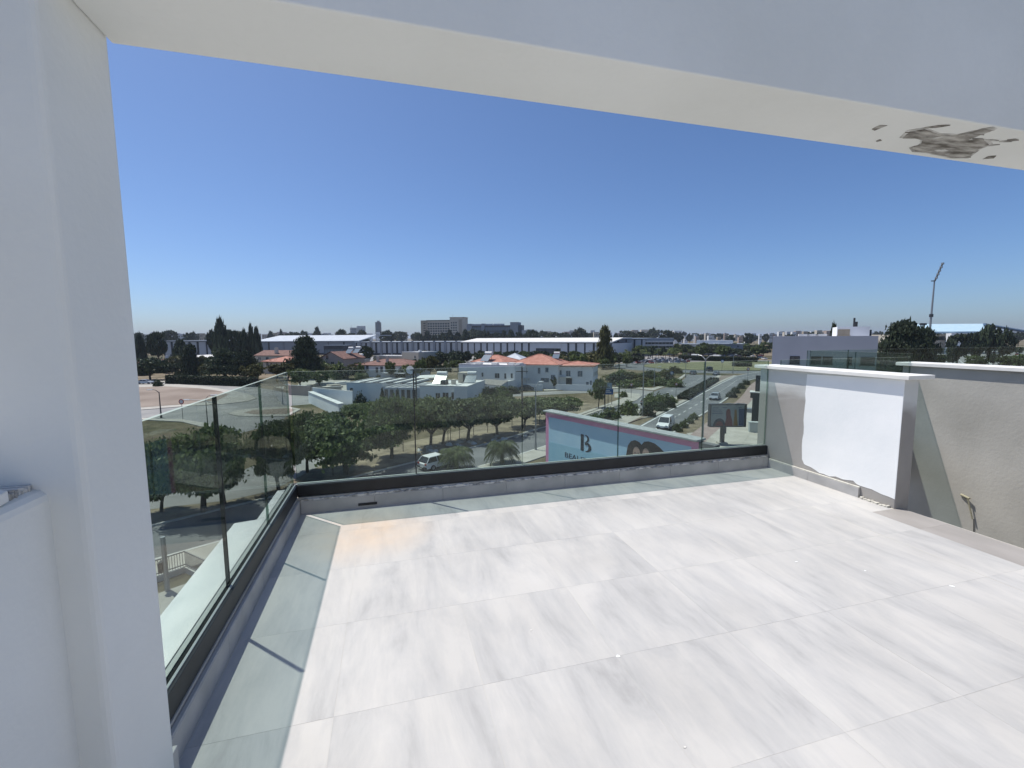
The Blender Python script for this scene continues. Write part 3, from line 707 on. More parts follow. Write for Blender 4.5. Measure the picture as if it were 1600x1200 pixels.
def trunk_mesh(kind, seed):
    r = random.Random(seed); b = MB()
    if kind in ('broad', 'orchard', 'street'):
        lean = (r.uniform(-.12, .12), r.uniform(-.12, .12)); f = 0.28
        b.path([(0, 0, -0.01), (lean[0] * .4, lean[1] * .4, f * .55), (lean[0], lean[1], f)], [0.062, 0.05, 0.045], 8)
        for k in range(6):
            a = k * 1.05 + r.uniform(-.3, .3); q = (lean[0] + 0.35 * math.cos(a), lean[1] + 0.35 * math.sin(a), f + r.uniform(.14, .24))
            e = (q[0] + 0.30 * math.cos(a + r.uniform(-.5, .5)), q[1] + 0.30 * math.sin(a + r.uniform(-.5, .5)), q[2] + r.uniform(.1, .2))
            b.path([(lean[0], lean[1], f - 0.01), q, e], [0.036, 0.022, 0.008], 6)
    elif kind == 'bush':
        for k in range(4):
            a = k * 1.6; b.path([(0, 0, -.02), (0.3 * math.cos(a), 0.3 * math.sin(a), 0.6)], [0.05, 0.02], 5)
    else:
        top = 0.8 if kind != 'pine' else 0.85
        b.path([(0, 0, -0.01), (0.02, 0, 0.4), (0, 0.01, top)], [0.10, 0.075, 0.02] if kind != 'cypress' else [0.2, 0.15, 0.04], 7)
        if kind == 'pine':
            for k in range(9):
                a = k * 2.4; z = 0.25 + 0.06 * k; b.path([(0, 0, z), (0.55 * math.cos(a), 0.55 * math.sin(a), z + 0.06)], [0.035, 0.01], 5)
    return b.mesh('trunk', BARK)

LIB = {}
def tree_lib(key, kind, n, nclump, leaf, m, variants=2):
    L = []
    for i in range(variants):
        p, bias = crown_points(kind, n, nclump)
        L.append((leaf_mesh('crown', p, leaf * rng.uniform(0.6, 1.25, n), bias, m), trunk_mesh(kind, i + 3)))
    LIB[key] = L
tree_lib('street', 'street', 17000, 170, 0.040, LEAF_NEAR, 3)
tree_lib('orchard', 'orchard', 5200, 90, 0.058, LEAF_LIGHT, 4)
tree_lib('round', 'broad', 2400, 60, 0.085, LEAF_NEAR, 3)
tree_lib('roundolive', 'broad', 2000, 55, 0.09, LEAF_OLIVE, 2)
tree_lib('rounddark', 'broad', 2200, 60, 0.09, LEAF_DARK, 3)
tree_lib('cypress', 'cypress', 1800, 110, 0.16, LEAF_DARK, 2)
tree_lib('conifer', 'conifer', 3000, 150, 0.085, LEAF_DARK, 2)
tree_lib('coniferbrown', 'conifer', 3000, 150, 0.085, LEAF_OLIVE, 1)
tree_lib('pine', 'pine', 11000, 190, 0.046, LEAF_DARK, 2)
tree_lib('bush', 'bush', 1600, 60, 0.10, LEAF_NEAR, 3)
tree_lib('bushdark', 'bush', 1600, 60, 0.10, LEAF_DARK, 2)
tree_lib('busholive', 'bush', 1600, 60, 0.10, LEAF_OLIVE, 2)
def palm_meshes(seed, nf, droop):
    r = random.Random(seed); b = MB()
    for k in range(nf):
        a = 2 * math.pi * k / nf * 2.4 + r.uniform(-.2, .2); up = r.uniform(0.1, 1.0); pts = []
        for j in range(8):
            t = j / 7; rad = t * (0.95 - 0.15 * up); z = 0.55 + up * 0.42 * math.sin(t * 1.9) - droop * t * t * (1.1 - up * .6)
            pts.append(Vector((rad * math.cos(a), rad * math.sin(a), max(z, 0.06))))
        side = Vector((-math.sin(a), math.cos(a), 0))
        for j in range(7):
            p, q = pts[j], pts[j + 1]
            for s in (-1, 1):
                for h in (0.0, 0.5):
                    o = p.lerp(q, h); w = 0.24 * math.sin(min(1, (j + h + 0.8) / 7.6) * math.pi) + 0.03
                    tip = o + side * (s * w) + (q - p).normalized() * 0.10 - Vector((0, 0, 0.10))
                    b.add([o, o + (q - p) * 0.30, tip], [(0, 1, 2)])
    t = MB().path([(0, 0, 0), (0.02, 0, 0.3), (0, 0, 0.57)], [0.10, 0.085, 0.09], 8)
    return b.mesh('crown', LEAF_PALM), t.mesh('trunk', BARK)
LIB['palm'] = [palm_meshes(i, 76, 0.46) for i in range(2)]
def tallpalm_meshes(seed):
    c, _ = palm_meshes(seed, 22, 0.25)
    for v in c.vertices: v.co.z = 0.72 + (v.co.z - 0.55) * 0.45
    t = MB().path([(0, 0, 0), (0.03, 0, 0.4), (0, 0, 0.74)], [0.10, 0.075, 0.07], 7)
    return c, t.mesh('trunk', BARK)
LIB['tallpalm'] = [tallpalm_meshes(5)]
NAMES = {'street': 'street_tree', 'orchard': 'orchard_tree', 'round': 'leafy_tree', 'roundolive': 'olive_green_tree', 'rounddark': 'dark_tree', 'cypress': 'cypress_tree', 'conifer': 'conifer_tree',
         'coniferbrown': 'conifer_tree', 'pine': 'pine_tree', 'bush': 'shrub', 'bushdark': 'dark_shrub', 'busholive': 'olive_shrub', 'palm': 'palm_shrub', 'tallpalm': 'palm_tree'}
CATS = {'bush': 'shrub', 'bushdark': 'shrub', 'busholive': 'shrub', 'palm': 'palm', 'tallpalm': 'palm'}
cnt = [0]
def plant(key, label, p, half, height, group=None, var=None):
    cnt[0] += 1; L = LIB[key]; c, t = L[(cnt[0] if var is None else var) % len(L)]
    o = thing(NAMES[key], label, CATS.get(key, 'tree'), p, rng.uniform(0, 6.28), group)
    o.scale = (half, half, height)
    put('trunk', t, o); put('crown', c, o)
    return o
def tree(key, label, u, v, vtop, wpx, D=None, group=None, var=None):
    """a tree whose foot is sighted at (u, v), or that stands at distance D; its height and width come from what is seen of it"""
    p = gp(u, v) if D is None else at(u, D)
    d = depth_of(p); h = zat(u, vtop, d) - GZ
    return plant(key, label, p, wpx / 2 * d / FPX, h, group, var)

# street trees below the left and front glass
G1 = 'street trees along the service road'
tree('street', 'big spreading street tree behind the nearest left glass pane', 318, 802, 660, 150, var=0, group=G1)
tree('street', 'street tree half hidden by the column, behind the nearest left pane', 252, 800, 700, 80, var=1, group=G1)
tree('street', 'slender street tree beside the dark pane joint on the left', 352, 788, 690, 62, var=2, group=G1)
tree('street', 'street tree behind the last left pane, next to the glass corner', 436, 768, 655, 98, var=1, group=G1)
tree('street', 'largest dark street tree with a leaning trunk, right of the glass corner', 542, 741, 645, 158, var=0, group=G1)
tree('street', 'street tree close against the glass corner above the pale apron', 480, 738, 640, 84, var=2, group=G1)
tree('street', 'street tree left of the thick joint in the front glass', 612, 716, 618, 96, var=1, group=G1)
G2 = 'pruned trees on the rocky verge'
tree('orchard', 'forked verge tree just right of the thick joint in the front glass', 673, 699, 620, 88, var=0, group=G2)
tree('orchard', 'verge tree behind the white parked hatchback', 692, 693, 620, 76, var=1, group=G2)
tree('orchard', 'verge tree with a curved trunk left of the drooping palms', 731, 688, 620, 92, var=2, group=G2)
tree('orchard', 'verge tree behind the right-hand drooping palm', 777, 680, 621, 86, var=3, group=G2)
tree('orchard', 'verge tree beside the tall utility pole', 819, 668, 621, 72, var=0, group=G2)
tree('orchard', 'verge tree above the left corner of the pink billboard', 852, 660, 620, 66, var=1, group=G2)
tree('orchard', 'verge tree above the top left edge of the pink billboard', 884, 653, 619, 58, var=2, group=G2)
G3 = 'second row of verge trees before the white house'
for k, (u, v, vt, w) in enumerate([(515, 678, 642, 60), (562, 668, 628, 62), (600, 664, 621, 62), (640, 658, 620, 60), (690, 654, 620, 58), (740, 650, 620, 54), (790, 646, 619, 52), (835, 642, 619, 46), (868, 640, 620, 40)]):
    tree('orchard', 'leafy tree in the back verge row, below ' + ['the pool garden', 'the slatted house', 'the slatted roof end', 'the satellite dish', 'the roof water tanks', 'the right wall of the low white house', 'the dark pergola', 'the white car by the villas', 'the dark parked car'][k], u, v, vt, w, group=G3)
tree('palm', 'drooping palm next to the white parked hatchback', 713, 733, 692, 66, var=0)
tree('palm', 'drooping palm between the verge and the pink billboard', 785, 725, 679, 64, var=1)
# main road median and roadside planting
G4 = 'shrubs in the planted median'
for k, (key, u, v, vt, w) in enumerate([('bush', 954, 655, 634, 34), ('bush', 982, 648, 625, 34), ('bush', 1020, 636, 611, 34), ('bush', 1037, 633, 611, 30), ('bushdark', 1012, 650, 628, 26), ('bushdark', 1030, 642, 626, 28), ('bush', 1050, 630, 617, 20), ('bushdark', 1046, 637, 624, 22), ('bush', 930, 658, 644, 26)]):
    tree(key, 'rounded median shrub ' + ['nearest above the middle of the billboard top', 'beside the white car on the far carriageway', 'largest and tallest, left of the lamp post', 'next to the tallest one, nearer the lamp post', 'low and dark above the billboard', 'low and dark below the tallest pair', 'small, at the end of the planting', 'low and dark at the end of the planting', 'peeping over the billboard edge'][k], u, v, vt, w, group=G4)
G5 = 'dark clipped shrubs along the near carriageway'
for k, (u, v, w, h) in enumerate([(1142, 621, 18, 11), (1150, 614, 16, 11), (1158, 607, 14, 10), (1165, 601, 13, 9), (1058, 674, 16, 13), (1068, 668, 16, 13), (1077, 661, 15, 12), (1085, 655, 14, 11)]):
    tree('bushdark' if k < 4 else 'bush', ['dark roadside shrub right of the silver car, first of four', 'dark roadside shrub, second of four behind the silver car', 'dark roadside shrub, third of four toward the roundabout', 'dark roadside shrub nearest the roundabout', 'clipped green shrub right below the white van', 'clipped green shrub second from the white van', 'clipped green shrub third from the white van', 'clipped green shrub farthest from the white van'][k], u, v, v - h, w, group=G5)
tree('round', 'small round street tree beside the blue road sign', 935, 638, 589, 30, var=0)
tree('bush', 'small shrub on the street corner right of the blue sign', 974, 621, 609, 12)
tree('coniferbrown', 'tall brownish conifer rising before the exhibition hall, right of the villas', 944, 575, 511, 34)
tree('busholive', 'yellow-green bush behind the right end of the red roofs', 925, 572, 548, 38)
tree('busholive', 'yellow-green bush above the middle of the red roofs', 880, 568, 553, 32)
G6 = 'dry shrubs on the waste ground'
for k, (u, v, w, h) in enumerate([(965, 600, 40, 18), (990, 596, 34, 16), (1015, 592, 30, 15), (1040, 588, 26, 13), (1000, 603, 30, 9), (1055, 583, 22, 12)]):
    tree('busholive' if k % 2 else 'bushdark', 'scrubby bush on the waste ground ' + ['nearest the tall brownish conifer', 'second from the tall brownish conifer', 'in the middle of the lot', 'before the car park palms', 'at the edge of the side street', 'nearest the roundabout'][k], u, v, v - h, w, group=G6)
# left background
tree('cypress', 'tall pointed cypress, the highest tree on the left skyline', 344, 0, 502, 21, D=235)
tree('cypress', 'small pointed cypress near the column at far left', 217, 0, 526, 16, D=230)
tree('rounddark', 'dark tall tree left of the white gabled roof', 245, 0, 516, 28, D=225)
tree('rounddark', 'dark tree just left of the tallest cypress', 331, 0, 515, 16, D=260)
tree('cypress', 'dark conical tree before the striped hall on the left', 281, 0, 533, 22, D=222)
tree('rounddark', 'dark tree just right of the tallest cypress', 366, 0, 514, 26, D=240)
tree('cypress', 'slim cypress in the cluster right of the tallest one, leftmost', 382, 0, 518, 11, D=240)
tree('cypress', 'slim cypress in the middle of the cluster right of the tallest', 392, 0, 512, 12, D=242)
tree('cypress', 'slim cypress at the right of the cluster, before the pale roofs', 401, 0, 515, 12, D=238)
tree('conifer', 'layered conifer standing before the white gabled roof', 300, 590, 538, 36)
tree('pine', 'wide dark pine above the clipped hedge on the left', 352, 592, 545, 56)
tree('pine', 'dark pine at the right end of the clipped hedge', 384, 594, 549, 44)
tree('roundolive', 'olive green tree before the two dark pines', 396, 597, 568, 34)
tree('roundolive', 'low olive green tree left of the dark pines', 327, 592, 568, 30)
tree('rounddark', 'dark tree beside the column above the parked silver car', 235, 594, 558, 52)
tree('bushdark', 'round clipped bush next to the parked silver car', 247, 604, 591, 14)
tree('pine', 'very dark spreading pine left of the pink gabled house', 480, 592, 526, 52, var=1)
tree('roundolive', 'light green tree left of the very dark pine', 450, 594, 566, 36)
tree('round', 'green tree behind the glass corner post', 470, 607, 574, 44)
tree('round', 'green tree before the pink gabled house garden', 500, 604, 578, 34)
tree('rounddark', 'round dark tree before the fins of the hall', 569, 0, 539, 26, D=215)
tree('palm', 'bushy palm in front of the red roofed white villa', 566, 603, 577, 28)
tree('busholive', 'yellow-green bush by the red roofed white villa', 592, 598, 584, 14)
tree('bushdark', 'dark garden bush behind the pool wall', 563, 640, 611, 24)
tree('cypress', 'small slim cypress in the courtyard of the slatted house', 598, 640, 608, 7)
tree('cypress', 'small slim cypress at the right of the slatted house courtyard', 622, 640, 610, 6)
tree('roundolive', 'yellowish tree between the beige block and the parking lot', 672, 588, 555, 28)
tree('round', 'green tree behind the roof water tanks', 655, 0, 560, 22, D=150)
tree('bush', 'shrub in the garden right of the low white house', 758, 632, 612, 40)
tree('bush', 'shrub before the two-storey white house', 790, 625, 607, 22)
tree('bush', 'shrub at the gate of the second villa', 900, 606, 594, 10)
tree('round', 'small tree before the first villa', 866, 608, 588, 12)
G7 = 'trees of the hall car park'
for k in range(26):
    u = 640 + k * 13.5 + random.uniform(-4, 4)
    if 925 < u < 960: continue
    tree(['rounddark', 'round', 'rounddark'][k % 3], 'dark tree in the row along the foot of the exhibition hall', u, 0, 549 + random.uniform(-3, 3), random.uniform(16, 24), D=random.uniform(235, 262), group=G7)
G8 = 'palms of the shopping car park'
for k in range(15):
    tree('tallpalm', 'palm tree in the car park right of the tall conifer', 972 + k * 7.5 + random.uniform(-3, 3), 0, random.uniform(541, 549), random.uniform(8, 12), D=random.uniform(215, 280), group=G8)
G9 = 'trees on the skyline'
for k in range(46):
    u = 215 + k * 18.7 + random.uniform(-6, 6)
    if 575 < u < 600 or 650 < u < 735: continue
    key = random.choice(['rounddark', 'rounddark', 'cypress', 'rounddark', 'conifer'])
    D = random.uniform(480, 800); w = random.uniform(7, 12) if key == 'cypress' else random.uniform(16, 34)
    tree(key, 'dark tree on the skyline behind the exhibition halls', u, 0, random.uniform(513, 523), w, D=D, group=G9)
for k in range(14):
    tree(random.choice(['rounddark', 'cypress']), 'dark tree in front of the far office blocks', 655 + k * 12, 0, random.uniform(516, 522), random.uniform(9, 22), D=random.uniform(520, 600), group='trees before the office blocks')
G10 = 'trees behind the roundabout'
for k in range(16):
    tree(random.choice(['rounddark', 'round']), 'dark tree behind the roundabout and low shops', 1050 + k * 10.5 + random.uniform(-4, 4), 0, random.uniform(533, 545), random.uniform(14, 24), D=random.uniform(270, 420), group=G10)
# right side
tree('pine', 'large dark spreading tree on the right, left of the floodlight mast', 1412, 0, 502, 82, D=120, var=0)
tree('pine', 'dark tree below the floodlight mast, right of the largest one', 1446, 0, 514, 50, D=135, var=1)
tree('rounddark', 'dark tree before the gable of the blue arena roof', 1545, 0, 506, 30, D=200)
tree('rounddark', 'dark tree at the right foot of the blue arena roof', 1572, 0, 514, 24, D=195)
tree('rounddark', 'dark low tree before the blue arena roof, left part', 1500, 0, 519, 34, D=190)
tree('rounddark', 'dark low tree before the middle of the blue arena', 1525, 0, 519, 30, D=195)
tree('conifer', 'spiky dark tree behind the roof of the lilac grey building', 1302, 0, 509, 20, D=110)
G11 = 'trees of the car park on the right'
for k, (u, D, vt, w) in enumerate([(1440, 190, 552, 18), (1472, 178, 553, 22), (1492, 195, 551, 20), (1527, 172, 554, 28), (1556, 190, 551, 18), (1576, 175, 555, 24), (1408, 200, 549, 18), (1599, 168, 552, 24)]):
    tree('round' if k % 2 else 'rounddark', 'car park tree seen through the far right glass, ' + ['second from the left', 'third from the left', 'fourth from the left', 'fifth and widest', 'sixth from the left', 'seventh from the left', 'leftmost', 'at the right picture edge'][k], u, 0, vt, w, D=D, group=G11)
def grove(n, us, Ds, hs, ws, keys, label, group, seed):
    """garden and roadside trees that fill an area; heights in metres, widths in metres"""
    r = random.Random(seed)
    for k in range(n):
        u = us[0] + (us[1] - us[0]) * (k + r.random()) / n; D = r.uniform(*Ds)
        plant(r.choice(keys), label, at(u, D), r.uniform(*ws) / 2, r.uniform(*hs), group)
grove(30, (640, 1000), (186, 228), (4.5, 7.5), (5, 9), ['rounddark', 'round', 'bushdark', 'rounddark'], 'garden tree between the red roofs and the exhibition hall', 'garden trees behind the villas', 1)
grove(26, (985, 1200), (270, 330), (5, 9), (6, 11), ['rounddark', 'round', 'rounddark'], 'dark tree around the shopping car park', 'trees round the shopping car park', 2)
grove(20, (405, 560), (150, 215), (3.5, 6), (5, 9), ['round', 'rounddark', 'bush', 'roundolive'], 'garden tree among the houses left of the slatted house', 'garden trees on the left', 3)
grove(14, (262, 400), (182, 208), (4, 7.5), (6, 10), ['bushdark', 'rounddark', 'roundolive', 'rounddark'], 'dark garden tree behind the long clipped hedge', 'garden trees behind the clipped hedge', 4)
grove(6, (205, 262), (172, 196), (4, 6.5), (7, 11), ['bushdark', 'rounddark'], 'dark garden bush above the parked silver car at far left', 'bushes above the parked car', 5)
grove(12, (950, 1062), (118, 160), (1.2, 3.0), (4, 8), ['bushdark', 'busholive', 'bush'], 'dry scrub on the waste ground beside the side street', 'scrub on the waste ground', 6)
grove(16, (560, 730), (150, 225), (3.5, 6.5), (4, 8), ['round', 'rounddark', 'bush'], 'garden tree around the beige block and dull red roof', 'garden trees in the middle', 7)
grove(7, (1390, 1600), (270, 340), (5, 8), (6, 10), ['rounddark', 'round'], 'dark tree along the car park below the arena', 'trees along the arena car park', 8)
grove(7, (742, 800), (98, 112), (1.5, 3), (2.5, 5), ['bush', 'bushdark'], 'garden shrub around the pergola', 'shrubs around the pergola', 9)
# clipped hedges: one continuous run of leaves each
def hedge(name, label, a, b, w, h, m, n=2600):
    L = (Vector(b) - Vector(a)); ln = L.length; t = L.normalized(); s = Vector((-t.y, t.x))
    x = rng.uniform(0, ln, n); y = rng.uniform(-w / 2, w / 2, n); z = rng.uniform(0.05, h, n)
    face = rng.integers(0, 3, n); z = np.where(face == 0, h + rng.normal(size=n) * 0.08, z); y = np.where(face == 1, -w / 2, np.where(face == 2, w / 2, y))
    c = np.stack([x * t.x + y * s.x, x * t.y + y * s.y, z], 1)
    o = thing(name, label, 'hedge', (a[0], a[1], GZ))
    put('foliage', leaf_mesh('foliage', c, rng.uniform(0.2, 0.4, n), np.tile([0, 0, 0.5], (n, 1)), m), o)
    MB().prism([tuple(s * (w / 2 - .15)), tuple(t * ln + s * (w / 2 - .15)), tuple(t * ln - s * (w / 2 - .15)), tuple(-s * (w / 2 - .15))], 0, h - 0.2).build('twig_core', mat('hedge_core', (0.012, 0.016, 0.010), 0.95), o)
hedge('clipped_hedge', 'long dark clipped hedge behind the bare field on the left', gp(264, 599)[:2], gp(400, 604)[:2], 2.4, 2.6, LEAF_DARK)
hedge('clipped_hedge', 'dark hedge behind the roundabout lawn road', at(1062, 262)[:2], at(1185, 235)[:2], 2.5, 2.6, LEAF_DARK, 2200)
hedge('clipped_hedge', 'low hedge on the roundabout lawn', gp(1146, 573)[:2], gp(1172, 573)[:2], 4, 2.0, LEAF_NEAR, 1500)
hedge('clipped_hedge', 'low planted strip in the median left of the near carriageway', (62, 84.2), (98, 117.5), 2.2, 1.0, LEAF_DARK, 2600)

# ================================================================== BUILDINGS
def frame(uL, DL, uR, DR):
    A, B = at(uL, DL), at(uR, DR); d = B - A
    return A, math.atan2(d.y, d.x), d.length
def building(name, label, cat, uL, DL, uR, DR, group=None):
    A, rz, W = frame(uL, DL, uR, DR)
    return thing(name, label, cat, A, rz, group), W
def htop(u, v, D): return zat(u, v, D) - GZ
def walls(root, W, depth, h, m, x0=0.0, y0=0.0, z0=0.0, name='wall'):
    return MB().box(x0, y0, z0, x0 + W, y0 + depth, z0 + h).build(name, m, root)
def flat_roof(root, W, depth, h, m=None, x0=0.0, y0=0.0, lip=0.35, over=0.0):
    """roof deck with a raised parapet rim"""
    m = m or ROOF_WHITE; t = 0.18; a, b, c, d = x0 - over, y0 - over, x0 + W + over, y0 + depth + over
    mb = MB().box(a + .002, b + .002, h + .002, c - .002, d - .002, h + 0.06)
    mb.box(a, b, h + .003, c, b + t, h + lip).box(a, d - t, h + .003, c, d, h + lip).box(a, b + t, h + .003, a + t, d - t, h + lip).box(c - t, b + t, h + .003, c, d - t, h + lip)
    return mb.build('roof', m, root)
def hip_roof(root, W, depth, h, rise, m, x0=0.0, y0=0.0, over=0.5, ridge=None):
    a, b, c, d = x0 - over, y0 - over, x0 + W + over, y0 + depth + over
    w, l = c - a, d - b
    if ridge is None: ridge = max(0.0, (w - l)) if w > l else 0.0
    mx, my = (a + c) / 2, (b + d) / 2
    if w >= l: r0, r1 = (mx - ridge / 2, my, h + rise), (mx + ridge / 2, my, h + rise)
    else: r0 = r1 = (mx, my, h + rise)
    mb = MB()
    mb.add([(a, b, h), (c, b, h), (c, d, h), (a, d, h), r0, r1, (a, b, h - .22), (c, b, h - .22), (c, d, h - .22), (a, d, h - .22)],
           [(0, 1, 5, 4), (2, 3, 4, 5), (1, 2, 5), (3, 0, 4), (0, 6, 7, 1), (1, 7, 8, 2), (2, 8, 9, 3), (3, 9, 6, 0), (6, 9, 8, 7)])
    rf = mb.build('roof', m, root)
    rc = MB()
    for p, q in ((r0, r1), (r0, (a, b, h)), (r0, (a, d, h)), (r1, (c, b, h)), (r1, (c, d, h))): rc.tube(p, q, 0.13, 0.13, 6)
    rc.build('ridge_tiles', m, rf)
    return rf
def gable_roof(root, W, depth, h, rise, m, x0=0.0, y0=0.0, over=0.4, axis='y', wall_m=None):
    a, b, c, d = x0 - over, y0 - over, x0 + W + over, y0 + depth + over; t = 0.2
    if axis == 'y':
        mx = (a + c) / 2
        pr = [(a, h - .1), (mx, h + rise), (c, h - .1), (c, h + t - .1), (mx, h + rise + t), (a, h + t - .1)]
        o = MB().prism_axis(pr, b, d, 'y').build('roof', m, root)
        if wall_m: MB().prism_axis([(x0, h), (x0 + W, h), (mx, h + rise - .05)], y0 + .01, y0 + depth - .01, 'y').build('gable', wall_m, root)
    else:
        my = (b + d) / 2
        pr = [(b, h - .1), (my, h + rise), (d, h - .1), (d, h + t - .1), (my, h + rise + t), (b, h + t - .1)]
        o = MB().prism_axis(pr, a, c, 'x').build('roof', m, root)
        if wall_m: MB().prism_axis([(y0, h), (y0 + depth, h), (my, h + rise - .05)], x0 + .01, x0 + W - .01, 'x').build('gable', wall_m, root)
    return o
def window(root, x, z, w, h, y=0.0, m=None, fm=None, simple=False, name='window', side=None, shade=False):
    """a window set on the front wall (or the side wall at x=side): frame with its pane set back inside"""
    m = m or PANE; fm = fm or WHITE_METAL
    if side is not None:
        if simple: MB().box(side - .03, x - w / 2, z - h / 2, side + .03, x + w / 2, z + h / 2).build(name, m, root); return
        f = .07
        fr = MB().box(side - .05, x - w / 2, z - h / 2, side + .05, x - w / 2 + f, z + h / 2).box(side - .05, x + w / 2 - f, z - h / 2, side + .05, x + w / 2, z + h / 2).build(name, fm, root)
        MB().box(side - .03, x - w / 2 + f, z - h / 2, side + .03, x + w / 2 - f, z + h / 2).build('pane', m, fr); return
    if simple:
        k = ('win', round(w, 2), round(h, 2), m.name)
        if k not in BOXES: BOXES[k] = MB().box(-w / 2, -.03, -h / 2, w / 2, .03, h / 2).mesh('window', m)
        put(name, BOXES[k], root, (x, y, z)); return
    f = 0.07; a, c, z0, z1 = x - w / 2, x + w / 2, z - h / 2, z + h / 2
    mb = MB().box(a, y - .06, z0, a + f, y + .02, z1).box(c - f, y - .06, z0, c, y + .02, z1).box(a + f, y - .06, z1 - f, c - f, y + .02, z1).box(a + f, y - .06, z0, c - f, y + .02, z0 + f)
    mb.box(a - .08, y - .14, z0 - .08, c + .08, y + .02, z0 - .002)
    if w > 1.0: mb.box(x - .03, y - .055, z0 + f, x + .03, y + .02, z1 - f)
    fr = mb.build(name, fm, root)
    MB().box(a + f, y - .025, z0 + f, c - f, y + .02, z1 - f).build('pane', m, fr)
    return fr
def water_heater(root, x, y, z, s=1.0):
    o = MB().tube((x - .75 * s, y, z + 1.45 * s), (x + .75 * s, y, z + 1.45 * s), .33 * s, .33 * s, 12).build('water_tank', WHITE_METAL, root)
    MB().box(x - .6 * s, y - .04, z, x - .54 * s, y + .04, z + 1.2 * s).box(x + .54 * s, y - .04, z, x + .6 * s, y + .04, z + 1.2 * s).build('tank_frame', STEEL, o)
    MB().add([(x - .9 * s, y - 1.7 * s, z + .15), (x + .9 * s, y - 1.7 * s, z + .15), (x + .9 * s, y - .35 * s, z + 1.15 * s), (x - .9 * s, y - .35 * s, z + 1.15 * s), (x - .9 * s, y - 1.66 * s, z + .09), (x + .9 * s, y - 1.66 * s, z + .09), (x + .9 * s, y - .31 * s, z + 1.09 * s), (x - .9 * s, y - .31 * s, z + 1.09 * s)],
             [(0, 1, 2, 3), (7, 6, 5, 4), (0, 4, 5, 1), (1, 5, 6, 2), (2, 6, 7, 3), (3, 7, 4, 0)]).build('solar_panel', PANE_BLUE, root)

# low white house with a slatted roof court, behind the verge trees
r, W = building('white_house', 'low modern white house with slatted court roof and roof tanks behind the verge', 'house', 538, 99, 736, 93)
hm = htop(600, 601, 97)
walls(r, W * .30, 12, hm, W_WHITE)
walls(r, W * .30, 12, hm - .7, W_PALE, x0=W * .30, name='court_wall')
walls(r, W * .275, 13, hm - .35, W_WHITE, x0=W * .60)
walls(r, W * .10, 14, hm - .2, W_WHITE, x0=W * .875, y0=-1.0, name='end_wall')
flat_roof(r, W * .30, 12, hm, lip=.25)
flat_roof(r, W * .275, 13, hm - .35, x0=W * .60, lip=.25, over=.05)
flat_roof(r, W * .10, 14, hm - .2, x0=W * .875, y0=-1.0, lip=.15, over=.02)
for k in range(9):
    x = W * .10 + k * W * .055
    MB().box(x, .6 + .0, hm + .1, x + .9, 11.4, hm + .32).build('roof_slat', ROOF_WHITE if k % 2 else W_DARK, r)
for k in range(6): window(r, W * (.33 + .045 * k), 1.9, 1.0, 2.0)
window(r, W * .80, 1.5, 1.4, 1.8); window(r, W * .74, 1.5, 1.1, 1.5); window(r, W * .86, 1.7, 1.0, 1.6)
window(r, 1.2, 1.8, .8, 2.4, name='door', fm=W_CREAM)
water_heater(r, W * .70, 6, hm - .2, 1.5); water_heater(r, W * .92, 8, hm - .1, 1.4)
MB().box(W * .81, 7.5, hm - .3, W * .88, 10.5, hm + 2.1).build('stair_house', W_CREAM, r)
MB().box(W * .85, 7.44, hm - .1, W * .87, 7.5, hm + 1.7).build('door', W_DARK, r)
MB().box(W * .72, 3, hm - .3, W * .76, 5, hm + .7).build('roof_unit', DARK_STEEL, r)
MB().box(W * .795, 4, hm - .3, W * .82, 5.2, hm + .8).build('roof_unit', W_CREAM, r)
MB().add([(W * .38, 12.2, hm + .2), (W * .59, 12.2, hm + .5), (W * .59, 15, hm + 1.0), (W * .38, 15, hm + .7)], [(0, 1, 2, 3)]).build('awning', ROOF_WHITE, r)
# satellite dish
b = MB(); dish = [(0, 0, 0)]; x0 = W * .335
for i in range(3):
    for k in range(12): rr = .35 * (i + 1); dish.append((rr * math.cos(k * math.pi / 6), -.08 * (i + 1) ** 2 * .5, rr * math.sin(k * math.pi / 6)))
b.add([(x0 + p[0], 12.5 + p[1], hm + 2.2 + p[2]) for p in dish], [(0, 1 + k, 1 + (k + 1) % 12) for k in range(12)] + [(1 + 12 * i + k, 13 + 12 * i + k, 13 + 12 * i + (k + 1) % 12, 1 + 12 * i + (k + 1) % 12) for i in range(2) for k in range(12)])
b.tube((x0, 12.6, hm), (x0, 12.6, hm + 2.2), .05, .05, 6)
b.build('satellite_dish', WHITE_METAL, r)
# pool garden walls
def garden_wall(label, pts, h, m=W_WHITE, t=.25, name='garden_wall'):
    p0 = Vector(pts[0]); o = thing(name, label, 'wall', (p0.x, p0.y, GZ))
    for a, b in zip(pts[:-1], pts[1:]):
        a, b = Vector(a) - p0, Vector(b) - p0; d = (b - a).normalized(); n = Vector((-d.y, d.x)) * t / 2
        MB().prism([tuple(a + n), tuple(b + n), tuple(b - n), tuple(a - n)], 0, h).build('wall', m, o)
        n2 = n * 1.25
        MB().prism([tuple(a + n2), tuple(b + n2), tuple(b - n2), tuple(a - n2)], h + .002, h + .08).build('coping', ROOF_WHITE, o)
    return o
pa, pb_, pc = gp(486, 629), gp(534, 652), gp(556, 636)
garden_wall('slanting white garden wall in front of the pool court', [tuple(pa[:2]), tuple(pb_[:2])], 2.4, t=.9)
garden_wall('white back wall of the pool court beside the low house', [tuple(gp(490, 627)[:2]), tuple(gp(552, 634)[:2])], 3.0)
structure(sheet('pool_terrace', pxs([(495, 630), (552, 635), (560, 645), (536, 651)]), .05, ROOF_WHITE))
pool = structure(sheet('pool_water', pxs([(538, 640), (556, 641), (558, 645), (541, 646)]), .09, mat('pool_blue', (0.10, 0.36, 0.40), 0.08)))
